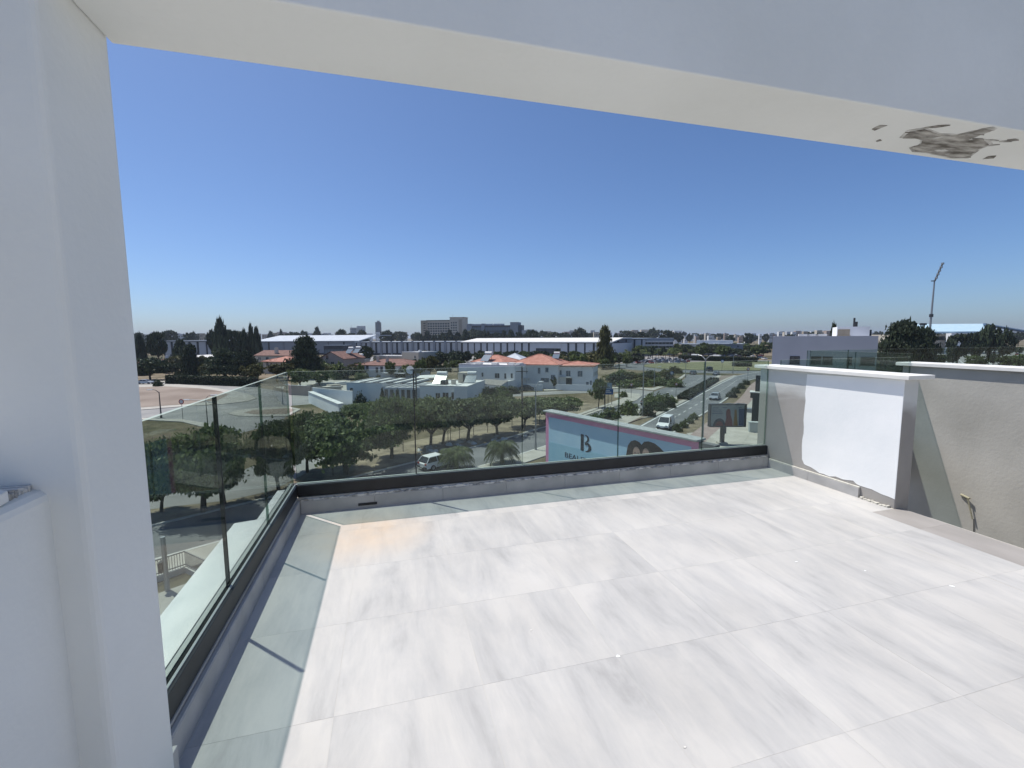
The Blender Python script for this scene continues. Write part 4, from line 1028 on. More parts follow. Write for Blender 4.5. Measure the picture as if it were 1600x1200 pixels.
garden_wall('rough pinkish block wall of the yard behind the pool court', [tuple(gp(452, 617)[:2]), tuple(gp(486, 618.5)[:2])], 2.4, W_PINK)
garden_wall('pale yard wall right of the pinkish block wall', [tuple(gp(487, 617)[:2]), tuple(gp(534, 615)[:2])], 1.8, W_CREAM)
for k, (u, v, w) in enumerate([(505, 603, 3.4), (520, 606, 2.6), (488, 606, 2.2), (530, 602, 3.0), (512, 609, 1.8)]):
    p = gp(u, v); o = MB().box(-w, -.9, 0, w, .9, .5).box(-w * .6, -.6, .502, w * .8, .7, .95).build('timber_stack', [ROOF_WHITE, W_CREAM, W_BEIGE][k % 3], None, p, .3 * k, bevel=.05)
    tag(o, 'flat stack of pale building material in the yard, ' + ['longest and farthest back', 'in the middle', 'at the left end', 'at the right end', 'nearest and smallest'][k], 'stack', 'stacks in the builders yard')

# two-storey white house
r, W = building('white_house', 'plain two-storey white house left of the red roofed villas', 'house', 716, 124, 804, 116)
hm = htop(760, 572, 120); walls(r, W, 11, hm, W_WHITE); flat_roof(r, W, 11, hm, lip=.4)
for fx, z, w, h in ((.18, .68, .7, 1.1), (.44, .62, 0.7, 1.2), (.70, .60, 1.5, 1.4), (.84, .60, .7, 1.5), (.95, .62, .7, 1.4), (.90, .22, 1.0, 1.7), (.96, .2, 1.2, 1.9)): window(r, fx * W, z * hm, w, h)
walls(r, W * .12, 4, hm * .42, W_WHITE, x0=W * .88, y0=-4.0, name='porch'); flat_roof(r, W * .12, 4, hm * .42, x0=W * .88, y0=-4.0, lip=.2)
for fx in (.2, .5, .8, .93): MB().box(fx * W, 3, hm, fx * W + 1.6, 4.6, hm + .8).build('roof_unit', ROOF_WHITE, r)
# dark pergola in front
r, W = building('pergola', 'pergola with a grey sheet roof right of the low white house', 'pergola', 745, 106, 782, 104)
hm = 3.0
MB().add([(0, 0, hm), (W, 0, hm - .3), (W, 5, hm + .4), (0, 5, hm + .7), (0, 0, hm - .1), (W, 0, hm - .4), (W, 5, hm + .3), (0, 5, hm + .6)], [(0, 1, 2, 3), (7, 6, 5, 4), (0, 4, 5, 1), (1, 5, 6, 2), (2, 6, 7, 3), (3, 7, 4, 0)]).build('roof', mat('fibre_sheet', (0.20, 0.185, 0.17), 0.9, (0.27, 0.25, 0.23), 2), r)
for x in (.2, W - .2):
    for y in (.2, 4.8): MB().tube((x, y, 0), (x, y, hm + (.25 if y > 1 else -.3)), .07, .07, 6).build('post', DARK_STEEL, r)
# red roofed villas
r, W = building('villa', 'white villa with the highest red hipped roof', 'house', 796, 124, 872, 119)
hm = htop(835, 570, 120); walls(r, W, 12, hm, W_WHITE); hip_roof(r, W, 12, hm, htop(833, 554, 126) - hm, TERRA, ridge=1.2)
for fx, z, w, h in ((.08, .80, 1.0, 1.3), (.22, .72, 1.0, 1.5), (.34, .72, 1.0, 1.6), (.62, .74, .8, 1.7), (.78, .78, 1.0, 1.4), (.74, .36, 2.4, 1.2), (.9, .5, 1.2, 1.2)): window(r, fx * W, z * hm, w, h, m=PANE_BLUE)
MB().box(W * .30, -.06, 0, W * .38, .02, 2.6).build('door', W_DARK, r); MB().box(W * .26, -1.8, 2.75, W * .42, -.01, 2.95).build('porch_roof', ROOF_WHITE, r)
MB().box(W * .25, -5, 0, W * .80, -4.8, 1.7).build('front_wall', W_WHITE, r)
for x in (W * .27, W * .41): MB().box(x - .12, -1.75, 0, x + .12, -1.5, 2.748).build('porch_post', W_WHITE, r)
water_heater(r, W * .8, 9, hm + 1.2, 1.1)
r, W = building('villa', 'white villa with a lower red roof, right end of the pair', 'house', 869, 121, 927, 118)
hm = htop(900, 572, 119); walls(r, W, 11, hm, W_WHITE); hip_roof(r, W, 11, hm, htop(895, 565, 124) - hm, TERRA)
for fx, z, w, h in ((.10, .70, 1.2, 1.3), (.34, .66, 1.3, 1.6), (.66, .66, 1.4, 1.6), (.86, .22, .8, 1.3), (.95, .28, .6, 1.3)): window(r, fx * W, z * hm, w, h, m=PANE_BLUE)
MB().box(W * .28, -.06, 0, W * .44, .02, 2.9).build('garage_door', DARK_STEEL, r); MB().box(W * .12, -1.4, 3.15, W * .44, -.01, 3.3).build('porch_roof', ROOF_WHITE, r)
MB().box(W * .10, -4.2, 0, W * 1.05, -4.0, 1.6).build('front_wall', W_WHITE, r)
for k in range(5): window(r, 2 + 2 * k, hm * .6, .9, 1.2, side=W)
r, W = building('villa', 'small house with red roof and solar tank behind the two-storey white house', 'house', 737, 162, 786, 155)
hm = htop(760, 566, 158); walls(r, W, 12, hm, W_PINK); hip_roof(r, W, 12, hm, htop(776, 555, 162) - hm, TERRA)
for fx in (.15, .45, .7): window(r, fx * W, hm * .8, 1.2, 1.2)
water_heater(r, W * .48, 1.5, hm + .3, 1.9)
r, W = building('villa', 'house with a pale sheet roof left of the highest red roof', 'house', 782, 168, 815, 166)
hm = htop(800, 563, 167); walls(r, W, 12, hm, W_PALE); hip_roof(r, W, 12, hm, 2.4, ROOF_METAL)
# left-middle houses
r, W = building('villa', 'white villa with a dull red hipped roof above the slatted house', 'house', 556, 162, 640, 155)
hm = htop(600, 571, 158); walls(r, W, 14, hm, W_WHITE); hip_roof(r, W, 14, hm, htop(600, 561, 165) - hm, TERRA_OLD)
for fx, z in ((.08, .72), (.2, .72), (.38, .60), (.47, .66), (.56, .58), (.68, .6), (.84, .64), (.93, .64)): window(r, fx * W, z * hm, 1.1, 2.0)
MB().box(W * .55, -3, hm * .38, W * .98, -.01, hm * .42).build('balcony', W_PALE, r); MB().box(W * .28, 3, hm + .8, W * .31, 4, hm + 3.0).build('chimney', W_CREAM, r); MB().box(W * .46, 3, hm + .6, W * .49, 4, hm + 3.2).build('chimney', W_CREAM, r)
r, W = building('pink_house', 'pinkish gabled house with dark windows beside the very dark pine', 'house', 497, 190, 535, 186)
hm = htop(516, 561, 188); walls(r, W, 14, hm, W_PINK); gable_roof(r, W, 14, hm, htop(508, 550, 190) - hm, TERRA_OLD, axis='y', wall_m=W_PINK)
for fx, z in ((.22, .62), (.55, .62), (.86, .62), (.3, .18), (.7, .18)): window(r, fx * W, z * hm, 1.7, 1.8, fm=W_CREAM)
window(r, .34 * W, hm * 1.12, 1.5, 2.0, fm=W_CREAM); water_heater(r, W * .7, 10, hm + 2, 1.6); water_heater(r, W * .95, 11, hm + 2.2, 1.6)
r, W = building('flat_house', 'low cream house with roof tanks right of the pink gabled house', 'house', 536, 205, 556, 203)
hm = htop(545, 563, 204); walls(r, W, 10, hm, W_CREAM); flat_roof(r, W, 10, hm); window(r, W * .5, hm * .7, 1.6, 1.5); water_heater(r, W * .8, 5, hm, 1.6)
r, W = building('beige_block', 'plain beige block house above the dull red roof', 'house', 627, 212, 653, 205)
hm = htop(640, 551, 208); walls(r, W, 12, hm, W_CREAM); flat_roof(r, W, 12, hm); window(r, W * .8, hm * .72, 1.0, 1.4); window(r, W * .3, hm * .35, 1.4, 1.4)
MB().box(W * .9, 1, hm, W, 2, hm + 1.2).build('chimney', W_WHITE, r)
r, W = building('flat_house', 'long flat-roofed pale house between the beige block and the pink house', 'house', 582, 220, 628, 214)
hm = htop(600, 557, 217); walls(r, W, 10, hm, W_CREAM); flat_roof(r, W, 10, hm)
for fx in (.2, .5, .8): window(r, fx * W, hm * .7, 1.5, 1.3)
r, W = building('villa', 'house with a bright red tiled roof among the trees on the left', 'house', 408, 180, 446, 175)
hm = htop(425, 565, 178); walls(r, W, 12, hm, W_CREAM); hip_roof(r, W, 12, hm, htop(425, 557, 184) - hm, TERRA)
for fx in (.2, .5, .8): window(r, fx * W, hm * .7, 1.5, 1.5)
r, W = building('villa', 'brown roofed house behind the bright red one on the left', 'house', 396, 225, 458, 220)
hm = htop(425, 556, 222); walls(r, W, 14, hm, W_CREAM); gable_roof(r, W, 14, hm, htop(425, 548, 228) - hm, TERRA_OLD, axis='x', wall_m=W_CREAM)
for fx in (.12, .32, .6, .85): window(r, fx * W, hm * .75, 1.8, 1.5)
MB().box(W * .44, 2, hm + 1, W * .5, 3.2, hm + 4).build('chimney', W_CREAM, r)
r, W = building('gabled_house', 'wide house with white edged low gable behind the conifer on the left', 'house', 264, 218, 334, 212)
hm = htop(300, 567, 215); walls(r, W, 18, hm, W_BEIGE); gable_roof(r, W, 18, hm, htop(292, 556, 215) - hm, ROOF_WHITE, axis='y', wall_m=W_DARK, over=1.2)
for fx in (.2, .5, .8): window(r, fx * W, hm * .6, 2.4, 1.8)
r, W = building('brown_roof_house', 'house with a brown hipped roof beside the column at far left', 'house', 200, 205, 246, 205)
hm = htop(225, 569, 205); walls(r, W, 14, hm, W_CREAM); hip_roof(r, W, 14, hm, htop(225, 560, 210) - hm, TERRA_OLD)
for fx in (.2, .5, .8): window(r, fx * W, hm * .6, 1.6, 1.5)
MB().box(W * .92, 5, hm + .5, W * .96, 6, hm + 3.6).build('chimney', W_WHITE, r)

# exhibition halls: dark back wall, pale upright panels set in front of it
def hall(name, label, uL, DL, uR, DR, vtop, depth, period, pw, base=1.6, roofm=ROOF_METAL, pm=None, slope=0.0, skip=None, stubs=False):
    r, W = building(name, label, 'exhibition hall', uL, DL, uR, DR)
    D = (DL + DR) / 2; hm = htop((uL + uR) / 2, vtop, D)
    walls(r, W, depth, hm, W_DARK)
    MB().add([(-.6, -1.2, hm + .02), (W + .6, -1.2, hm + .02), (W + .6, depth * .5, hm + slope), (-.6, depth * .5, hm + slope), (-.6, depth, hm + slope), (W + .6, depth, hm + slope), (-.6, -1.2, hm + .7), (W + .6, -1.2, hm + .7), (W + .6, depth * .5, hm + slope + .7), (-.6, depth * .5, hm + slope + .7), (W + .6, depth, hm + slope + .7), (-.6, depth, hm + slope + .7)],
             [(0, 1, 7, 6), (6, 7, 8, 9), (9, 8, 10, 11), (0, 6, 9, 3), (3, 9, 11, 4), (1, 2, 8, 7), (2, 5, 10, 8), (4, 11, 10, 5)]).build('roof', roofm, r)
    n = int(W / period); pm = pm or W_PALE
    MB().box(W + .005, .2, base, W + .3, depth - .2, hm - .3).build('side_cladding', pm, r)
    for k in range(n):
        x = (k + .5) * W / n
        if skip and skip(x / W): continue
        w = W / n * pw * (1 if k % 3 else .85)
        key = ('panel', round(w, 2), round(hm, 1), pm.name)
        if key not in BOXES: BOXES[key] = MB().box(-w / 2, -.35, base, w / 2, 0.1, hm - .3).mesh('panel', pm)
        put('panel', BOXES[key], r, (x, 0, 0))
        if stubs and k % 2 == 0:
            ks = ('stub', round(w, 2))
            if ks not in BOXES: BOXES[ks] = MB().box(-w * .28, -1.3, 0, w * .28, -.4, hm + 1.2).mesh('pillar', W_GREY)
            put('pillar', BOXES[ks], r, (x + W / n / 2, 0, 0))
    return r, W, hm
hall('exhibition_hall', 'long grey exhibition hall with close upright fins, in the middle distance', 556, 372, 722, 352, 535, 40, 4.6, .62, stubs=True)
r, W, hm = hall('exhibition_hall', 'pale exhibition hall with white sloping roof and wide dark entrance', 722, 350, 956, 285, 535.5, 40, 6.0, .80, roofm=ROOF_WHITE, slope=2.6, skip=lambda f: .53 < f < .70)
MB().box(W * .525, -.5, hm * .62, W * .71, -.05, hm - .2).build('entrance_lintel', W_PALE, r); MB().box(W * .53, -.25, .5, W * .70, -.04, hm * .55).build('entrance', W_DARK, r)
hall('exhibition_hall', 'grey exhibition hall with slit openings right of the tall conifer', 954, 330, 1004, 320, 530, 40, 5.0, .82, roofm=ROOF_METAL)
hall('exhibition_hall', 'striped grey hall behind the cypresses on the left', 255, 300, 336, 300, 533.5, 35, 5.5, .78)
hall('exhibition_hall', 'pale low hall with a broad grey roof right of the cypress cluster', 398, 390, 560, 378, 534, 70, 12, .96, slope=5.0, roofm=ROOF_METAL, pm=W_GREY)
r, W = building('hall_annex', 'dark glazed canopy building below the broad grey hall roof', 'hall', 505, 330, 536, 328)
hm = htop(520, 540, 329); walls(r, W, 12, hm, W_DARK); flat_roof(r, W, 12, hm, ROOF_METAL)
for k in range(6): window(r, W * (.1 + .16 * k), hm * .5, 2.2, 3.0, simple=True, m=PANE_BLUE)
r, W = building('strip_office', 'grey office with white window bands right of the slit hall', 'office', 1006, 330, 1053, 325)
hm = htop(1030, 529, 328); walls(r, W, 22, hm, W_GREY); flat_roof(r, W, 22, hm, ROOF_METAL)
for z in (.35, .58, .80):
    MB().box(.3, -.2, hm * z, W - .3, -.01, hm * z + .9).build('band', ROOF_WHITE, r)
    for k in range(8): window(r, W * (.08 + .12 * k), hm * z - 1.0, 2.2, 1.3, simple=True)
r, W = building('shopping_block', 'low shopping block with pale roofs left of the roundabout trees', 'shop', 1066, 330, 1162, 315)
hm = htop(1110, 538, 322); walls(r, W, 25, hm, W_GREY); flat_roof(r, W, 25, hm, ROOF_METAL, over=.8)
for k in range(14): window(r, W * (.04 + .07 * k), hm * .45, 2.6, 2.6, simple=True)
MB().box(W * .02, -5, 0, W * .3, -.02, hm * .7).build('front_shop', ROOF_WHITE, r)
walls(r, W * .6, 14, 2.2, ROOF_METAL, x0=W * .25, y0=6, z0=hm + .5, name='upper_storey')

# office blocks on the skyline
r, W = building('hospital_block', 'tall beige block with rows of windows on the skyline', 'office block', 658, 760, 727, 750)
h1 = htop(680, 500.5, 755); h2 = htop(715, 496.5, 755)
walls(r, W * .14, 20, h1, W_BEIGE); walls(r, W * .52, 20, h1 - .8, W_CREAM, x0=W * .14, y0=1.0, name='wing'); walls(r, W * .33, 24, h2, W_CREAM, x0=W * .66, y0=-.5, name='tower')
MB().box(W * .12, .2, h1 - .79, W * .70, 21.5, h1 + .4).build('roof', DARK_STEEL, r); MB().box(W * .655, -.9, h2 + .01, W, 24, h2 + .8).build('roof', W_BEIGE, r)
for i in range(7):
    for k in range(9): window(r, W * (.175 + .056 * k), h1 * (.30 + .094 * i), 3.4, 2.7, y=1.0, simple=True)
    for k in range(3): window(r, W * (.70 + .05 * k), h2 * (.28 + .09 * i), 2.4, 2.4, y=-.5, simple=True)
MB().box(W * .86, -.8, 4, W * .93, -.51, h2 - 3).build('stair_strip', W_BEIGE, r); MB().tube((W * .7, 8, h2), (W * .7, 8, h2 + 6), .25, .15, 6).build('mast', STEEL, r)
for i in range(5): MB().box(W * .06, -.06, h1 * (.5 + .09 * i), W * .11, -.01, h1 * (.5 + .09 * i) + 1.6).build('window', PANE, r)
r, W = building('glass_office', 'long glass office with dark end towers right of the beige block', 'office block', 730, 720, 815, 700)
h1 = htop(770, 506.5, 710); h2 = htop(800, 503.5, 705)
walls(r, W, 20, h1 - 2, W_DARK, name='core')
walls(r, W * .09, 22, h1 + 1, W_GREY, y0=-1.0, name='tower'); walls(r, W * .06, 22, h1 + 1, W_GREY, x0=W * .27, y0=-1.0, name='tower'); walls(r, W * .14, 23, h2, W_GREY, x0=W * .80, y0=-1.5, name='tower')
for i in range(3):
    for k in range(4): MB().box(W * (.10 + .042 * k), -.3, h1 * (.30 + .2 * i), W * (.138 + .042 * k), -.02, h1 * (.46 + .2 * i)).build('window', PANE_BLUE, r)
    for k in range(10): MB().box(W * (.34 + .046 * k), -.3, h1 * (.30 + .2 * i), W * (.382 + .046 * k), -.02, h1 * (.46 + .2 * i)).build('window', PANE_BLUE, r)
for a, c in ((.10, .25), (.36, .47), (.50, .66)): MB().box(W * a, .5, h1 - 1.9, W * c, 12, h1 + .6).build('roof_unit', ROOF_METAL, r)
MB().box(W * .94, 1, 0, W * 1.05, 18, h1 * .72).build('annex', W_PALE, r)
r, W = building('slim_tower', 'slim dark tower standing alone on the skyline', 'tower', 587, 1500, 594.5, 1500)
h1 = htop(590, 503.5, 1500); walls(r, W, 14, h1, W_DARK); MB().box(W * .3, 3, h1, W * .8, 10, h1 + 5).build('roof_house', W_GREY, r)
for i in range(12): MB().box(1, -.2, h1 * (.2 + .065 * i), W - 1, -.01, h1 * (.2 + .065 * i) + 1.2).build('window_band', PANE_BLUE, r)
r, W = building('pale_tower', 'pale blocky tower right of the round grey one on the skyline', 'tower', 558, 1500, 569, 1500)
h1 = htop(563, 509.5, 1500); walls(r, W, 18, h1, W_PALE); flat_roof(r, W, 18, h1)
for i in range(8): MB().box(1, -.2, h1 * (.3 + .08 * i), W - 1, -.01, h1 * (.3 + .08 * i) + 1.4).build('window_band', PANE, r)
r, W = building('pale_tower', 'rounded grey tower with a mast, left of the pale blocky tower', 'tower', 546, 1300, 556, 1300)
h1 = htop(550, 512, 1300); MB().tube((W / 2, 9, 0), (W / 2, 9, h1), W / 2, W / 2, 18).build('wall', W_GREY, r); MB().tube((W * .2, 9, h1), (W * .2, 9, h1 + 10), .5, .2, 5).build('mast', STEEL, r)
for i in range(5): MB().tube((W / 2, 9, h1 * (.4 + .12 * i)), (W / 2, 9, h1 * (.4 + .12 * i) + 1.6), W / 2 + .15, W / 2 + .15, 18).build('window_band', PANE, r)
# far town on the horizon
TOWN = 'far town on the horizon'
tm = [W_WHITE, W_CREAM, W_PALE, W_PINK, W_BEIGE, W_WHITE]
def town_house(u, D, v, wpx, label):
    r, W = building('town_building', label, 'building', u, D, u + wpx, D, TOWN)
    h = max(htop(u, v, D), 4); m = random.choice(tm); walls(r, W, W * .7, h, m); flat_roof(r, W, W * .7, h, random.choice([ROOF_WHITE, ROOF_WHITE, TERRA_OLD]))
    for k in range(3):
        for i in range(2): window(r, W * (.2 + .3 * k), h * (.55 + .25 * i), W * .14, h * .12, simple=True)
for k in range(64):
    u = 1055 + k * 2.5 + random.uniform(-3, 3); D = random.uniform(520, 1700)
    town_house(u, D, random.uniform(521, 527), random.uniform(2.5, 7), 'small pale building of the far town between the hall and the lilac building')
for k in range(26):
    u = 1215 + k * 4 + random.uniform(-2, 2); D = random.uniform(600, 1500)
    town_house(u, D, random.uniform(516, 520), random.uniform(4, 10), 'small pale building of the far town above the lilac building roof')
for k in range(40):
    u = 212 + k * 11 + random.uniform(-4, 4); D = random.uniform(700, 1500)
    if 640 < u < 735: continue
    town_house(u, D, random.uniform(519, 523), random.uniform(5, 14), 'pale far building between the skyline trees on the left')
for k in range(24):
    u = 820 + k * 10 + random.uniform(-4, 4); D = random.uniform(600, 1500)
    town_house(u, D, random.uniform(515, 521), random.uniform(5, 14), 'pale far building behind the pale exhibition hall')
G13 = 'trees of the far town'
for k in range(60):
    u = 1050 + k * 9.2; D = random.uniform(450, 1400)
    if 1380 < u < 1460: continue
    tree('rounddark', 'dark tree among the far town buildings' if u < 1210 else 'dark tree on the far horizon at the right', u, 0, random.uniform(517, 524), random.uniform(8, 18), D=D, group=G13)

# lilac grey neighbour building
r, W = building('lilac_building', 'lilac grey flat-roofed building behind the white wall cap', 'building', 1208, 60, 1373, 54.4)
hm = htop(1290, 526.5, 60); walls(r, W, 14, hm, W_LILAC); flat_roof(r, W, 14, hm, W_LILAC, lip=.12)
for fx, w in ((.235, 1.1), (.445, 1.1), (.555, 1.05), (.76, .5), (.92, 1.4)):
    window(r, fx * W, hm - htop(0, 526.5, 60) + htop(1290, 553.5, 60), w, 1.0, fm=DARK_STEEL)
    window(r, fx * W, htop(1290, 553.5, 60) - 3.2, w, 1.2, fm=DARK_STEEL)
hb_ = htop(1342, 511.5, 64) - hm
MB().box(W * .66, 4, hm, W * .97, 10, hm + hb_).build('roof_house', W_WHITE, r)
window(r, W * .725, hm + hb_ * .45, 1.3, hb_ * .62, y=4, m=W_BEIGE, fm=W_BEIGE)
MB().tube((W * .84, 6, hm + hb_), (W * .84, 6, hm + hb_ + 1.2), .12, .12, 10).tube((W * .865, 6.4, hm + hb_), (W * .865, 6.4, hm + hb_ + .7), .17, .17, 10).build('chimney', DARK_STEEL, r)
MB().box(W * .975, 4.5, hm, W * .995, 5.5, hm + .9).build('roof_unit', DARK_STEEL, r)
for k in range(3): MB().box(W * (.28 + .09 * k), 6, hm + .12, W * (.28 + .09 * k) + 1.3, 8, hm + .42).build('roof_light', ROOF_WHITE, r)
# arena with the blue roof
r, W = building('arena', 'arena with a long pale blue sloping roof at the right', 'arena', 1452, 330, 1532, 330)
h0 = htop(1490, 518, 330); h1 = htop(1490, 506, 350)
walls(r, W, 60, h0 - 2, W_CREAM)
MB().add([(-2, -4, h0), (W, -4, h0), (W + 24, 22, h1), (-2, 22, h1), (-2, -4, h0 - 1.2), (W, -4, h0 - 1.2), (W + 24, 22, h1 - 1.2), (-2, 22, h1 - 1.2)], [(0, 1, 2, 3), (7, 6, 5, 4), (0, 4, 5, 1), (1, 5, 6, 2), (2, 6, 7, 3), (3, 7, 4, 0)]).build('roof', ROOF_BLUE, r)
MB().tube((W, -4.5, h0 - .6), (W + 24, 21, h1 - .6), 1.0, 1.0, 6).tube((W + 24, 21, h1 - .6), (W + 46, -2, h0 - 3), 1.0, 1.0, 6).build('gable_truss', mat('truss_blue', (0.06, 0.10, 0.16), .5), r)
for k in range(10): window(r, W * (.06 + .1 * k), h0 * .7, 5, 3, simple=True)
walls(r, W * .22, 4, h0 * .92, W_WHITE, x0=W * .2, y0=-9, name='stand')
# stadium floodlight mast
p = at(1452, 300); top = htop(1459, 440, 300)
m_ = thing('floodlight_mast', 'tall floodlight mast leaning into the sky at the right', 'floodlight', p)
MB().path([(0, 0, 0), (.3, 0, top * .55), (.4, 0, top)], [.75, .55, .4], 10).build('pole', STEEL, m_)
MB().tube((.25, 0, top * .52), (.25, 0, top * .56), 1.1, 1.1, 10).build('platform', DARK_STEEL, m_)
dx, dy = math.cos(-YAW), math.sin(-YAW)
MB().tube((-1.8 * dx, -1.8 * dy, top), (.6 * dx, .6 * dy, top), .35, .35, 6).build('bracket', DARK_STEEL, m_)
hd = htop(1459, 413, 300) - top
hp = [(.5 * dx + k / 5 * 4.2 * dx, .5 * dy + k / 5 * 4.2 * dy, top + k / 5 * hd) for k in range(6)]
hdm = MB().path(hp, [.5] * 6, 6).build('lamp_frame', DARK_STEEL, m_)
for k in range(1, 6): MB().box(hp[k][0] - .55, hp[k][1] - .55, hp[k][2] - .9, hp[k][0] + .55, hp[k][1] + .55, hp[k][2] + .3).build('lamp_row', STEEL, hdm)
p = at(1441, 210); m2 = thing('floodlight_mast', 'shorter mast with a flat lamp head left of the tall floodlight mast', 'floodlight', p)
h = htop(1441, 508, 210); MB().tube((0, 0, 0), (0, 0, h), .2, .15, 8).build('pole', STEEL, m2); MB().box(-1.8, -.4, h, 1.8, .4, h + .9).build('lamp_head', DARK_STEEL, m2)

# ================================================================== BILLBOARDS AND SIGNS
def text_mesh(txt, size, m):
    cu = bpy.data.curves.new('lettering', 'FONT'); cu.body = txt; cu.size = size; cu.extrude = 0.004
    o = bpy.data.objects.new('tmp', cu); COL.objects.link(o)
    dg = bpy.context.evaluated_depsgraph_get(); dg.update()
    me = bpy.data.meshes.new_from_object(o.evaluated_get(dg)); bpy.data.objects.remove(o)
    me.materials.clear(); me.materials.append(m); return me
def board_poly(root, pts, y, m, name, t=0.006):
    """flat printed shape on a board face (x along the board, z up from the top edge)"""
    return MB().prism_axis(pts, y - t, y, 'y').build(name, m, root)
A = Vector((11.128, 31.005, 0)); B = Vector((15.529, 19.612, 0)); d = B - A
bb = thing('billboard', 'large pink framed blue billboard with a B logo and two dark-haired heads', 'billboard', (A.x, A.y, -5.5), math.atan2(d.y, d.x))
PINK = mat('pink_print', (0.70, 0.27, 0.43), 0.6, (0.76, 0.32, 0.48), 2)
BLUE1 = mat('sky_blue_print', (0.42, 0.62, 0.77), 0.55, (0.50, 0.68, 0.81), .5)
BLUE2 = mat('sea_blue_print', (0.30, 0.53, 0.66), 0.55, (0.36, 0.58, 0.69), .7)
INK = mat('dark_ink', (0.02, 0.03, 0.045), 0.6); HAIR = mat('printed_hair', (0.022, 0.017, 0.016), 0.6, (0.06, 0.045, 0.04), 6, stretch=(3, 1, 1)); SKIN = mat('printed_skin', (0.38, 0.26, 0.21), 0.6, (0.48, 0.34, 0.28), 2)
Lb, Hb = 12.21, 4.2
MB().box(0, .005, -Hb, Lb, .45, 0).build('panel_box', STEEL, bb)
MB().box(-.05, -.25, .003, Lb + .05, .6, .12).build('top_walkway', mat('walkway_grey', (0.30, 0.31, 0.31), .8, (0.40, 0.41, 0.40), 3), bb, bevel=.02)
MB().box(Lb + .003, .0, -Hb, Lb + .9, .45, -.05).build('end_cladding', mat('end_grey', (0.16, 0.16, 0.16), .8), bb)
board_poly(bb, [(0, 0), (Lb, 0), (Lb, -Hb), (0, -Hb)], 0, PINK, 'pink_border')
board_poly(bb, [(.33, -.36), (11.80, -.36), (11.80, -Hb + .3), (.33, -Hb + .3)], -.008, BLUE1, 'blue_field')
board_poly(bb, [(.33, -2.2), (6.8, -2.05), (11.80, -2.6), (11.80, -Hb + .3), (.33, -Hb + .3)], -.016, BLUE2, 'sea_field')
board_poly(bb, [(6.84, -.02), (6.87, -.02), (6.87, -Hb), (6.84, -Hb)], -.02, INK, 'seam')
# stencil letter B: stem, upper bowl, lower bowl
board_poly(bb, [(3.64, -1.06), (3.92, -1.06), (3.92, -2.20), (3.64, -2.20)], -.024, INK, 'letter_stem')
def bowl(cx, cz, rx, rz, hx, hz, a0, a1):
    o = [(cx + rx * math.cos(t), cz + rz * math.sin(t)) for t in np.linspace(a0, a1, 14)]
    i = [(cx + hx * math.cos(t), cz + hz * math.sin(t)) for t in np.linspace(a1, a0, 14)]
    return o + i
board_poly(bb, [(4.0, -1.06), (4.12, -1.06)] + bowl(4.12, -1.31, .30, .25, .12, .17, math.pi / 2, -math.pi / 2) + [(4.0, -1.56)][:0], -.024, INK, 'letter_bowl')
board_poly(bb, bowl(4.16, -1.88, .46, .33, .2, .24, math.pi * .62, -math.pi * .55), -.024, INK, 'letter_bowl')
board_poly(bb, [(4.0, -1.66), (4.12, -1.58), (4.34, -1.60), (4.30, -1.72), (4.10, -1.76)], -.030, INK, 'letter_leaf')
t = put('lettering', text_mesh('BEAUTY', .62, INK), bb, (2.05, -.03, -2.98)); t.rotation_euler = (math.pi / 2, 0, 0); t.scale = (1.15, .8, 1)
# two dark-haired heads side by side
board_poly(bb, [(7.45, -4.0), (7.50, -1.75), (7.62, -1.10), (7.85, -.78), (8.15, -.66), (8.45, -.72), (8.62, -.86), (8.80, -.64), (9.1, -.56), (9.5, -.60), (9.85, -.76), (10.2, -1.0), (10.45, -1.4), (10.62, -2.2), (10.7, -4.0)], -.024, HAIR, 'printed_hair')
board_poly(bb, [(8.28 + .27 * math.cos(a), -1.50 + .46 * math.sin(a)) for a in np.linspace(0, 2 * math.pi, 20, endpoint=False)], -.030, SKIN, 'printed_face')
board_poly(bb, [(8.95 + .25 * math.cos(a), -1.42 + .42 * math.sin(a)) for a in np.linspace(0, 2 * math.pi, 20, endpoint=False)], -.030, SKIN, 'printed_face')
for x, z in ((8.18, -1.42), (8.40, -1.40), (8.87, -1.34), (9.06, -1.33)): board_poly(bb, [(x - .06, z), (x, z + .03), (x + .06, z), (x, z - .03)], -.036, INK, 'printed_eye')
for x, z in ((8.30, -1.72), (8.97, -1.62)): board_poly(bb, [(x - .09, z), (x, z + .025), (x + .09, z), (x, z - .03)], -.036, PINK, 'printed_mouth')
for x in (1.5, 4.6, 7.7, 10.8): MB().box(x - .15, .1, GZ + 5.5, x + .15, .4, -Hb - .002).build('leg', STEEL, bb)
# second billboard on a single leg
p0 = Vector((39.44, 47.77, 0)); p1 = Vector((43.56, 46.58, 0)); d = p1 - p0; L2 = d.length
b2 = thing('billboard', 'dark framed billboard on a single leg beside the main road', 'billboard', (p0.x, p0.y, -8.75), math.atan2(d.y, d.x))
H2 = 2.75
MB().box(0, .01, -H2, L2, .5, 0).build('panel_box', DARK_STEEL, b2)
MB().box(-.12, -.12, -H2 - .1, 0, .55, .1).box(L2, -.12, -H2 - .1, L2 + .22, .55, .1).box(.001, -.12, .002, L2 - .001, .55, .1).box(.001, -.12, -H2 - .1, L2 - .001, .55, -H2 - .002).build('frame', DARK_STEEL, b2)
POSTER = mat('grey_poster', (0.20, 0.235, 0.24), .5, (0.26, 0.30, 0.30), 1); MAROON = mat('maroon_print', (0.13, 0.035, 0.035), .6); OCHRE = mat('ochre_print', (0.20, 0.13, 0.045), .6); NAVY = mat('navy_print', (0.05, 0.075, 0.13), .6)
board_poly(b2, [(0, 0), (L2, 0), (L2, -H2), (0, -H2)], 0, POSTER, 'poster')
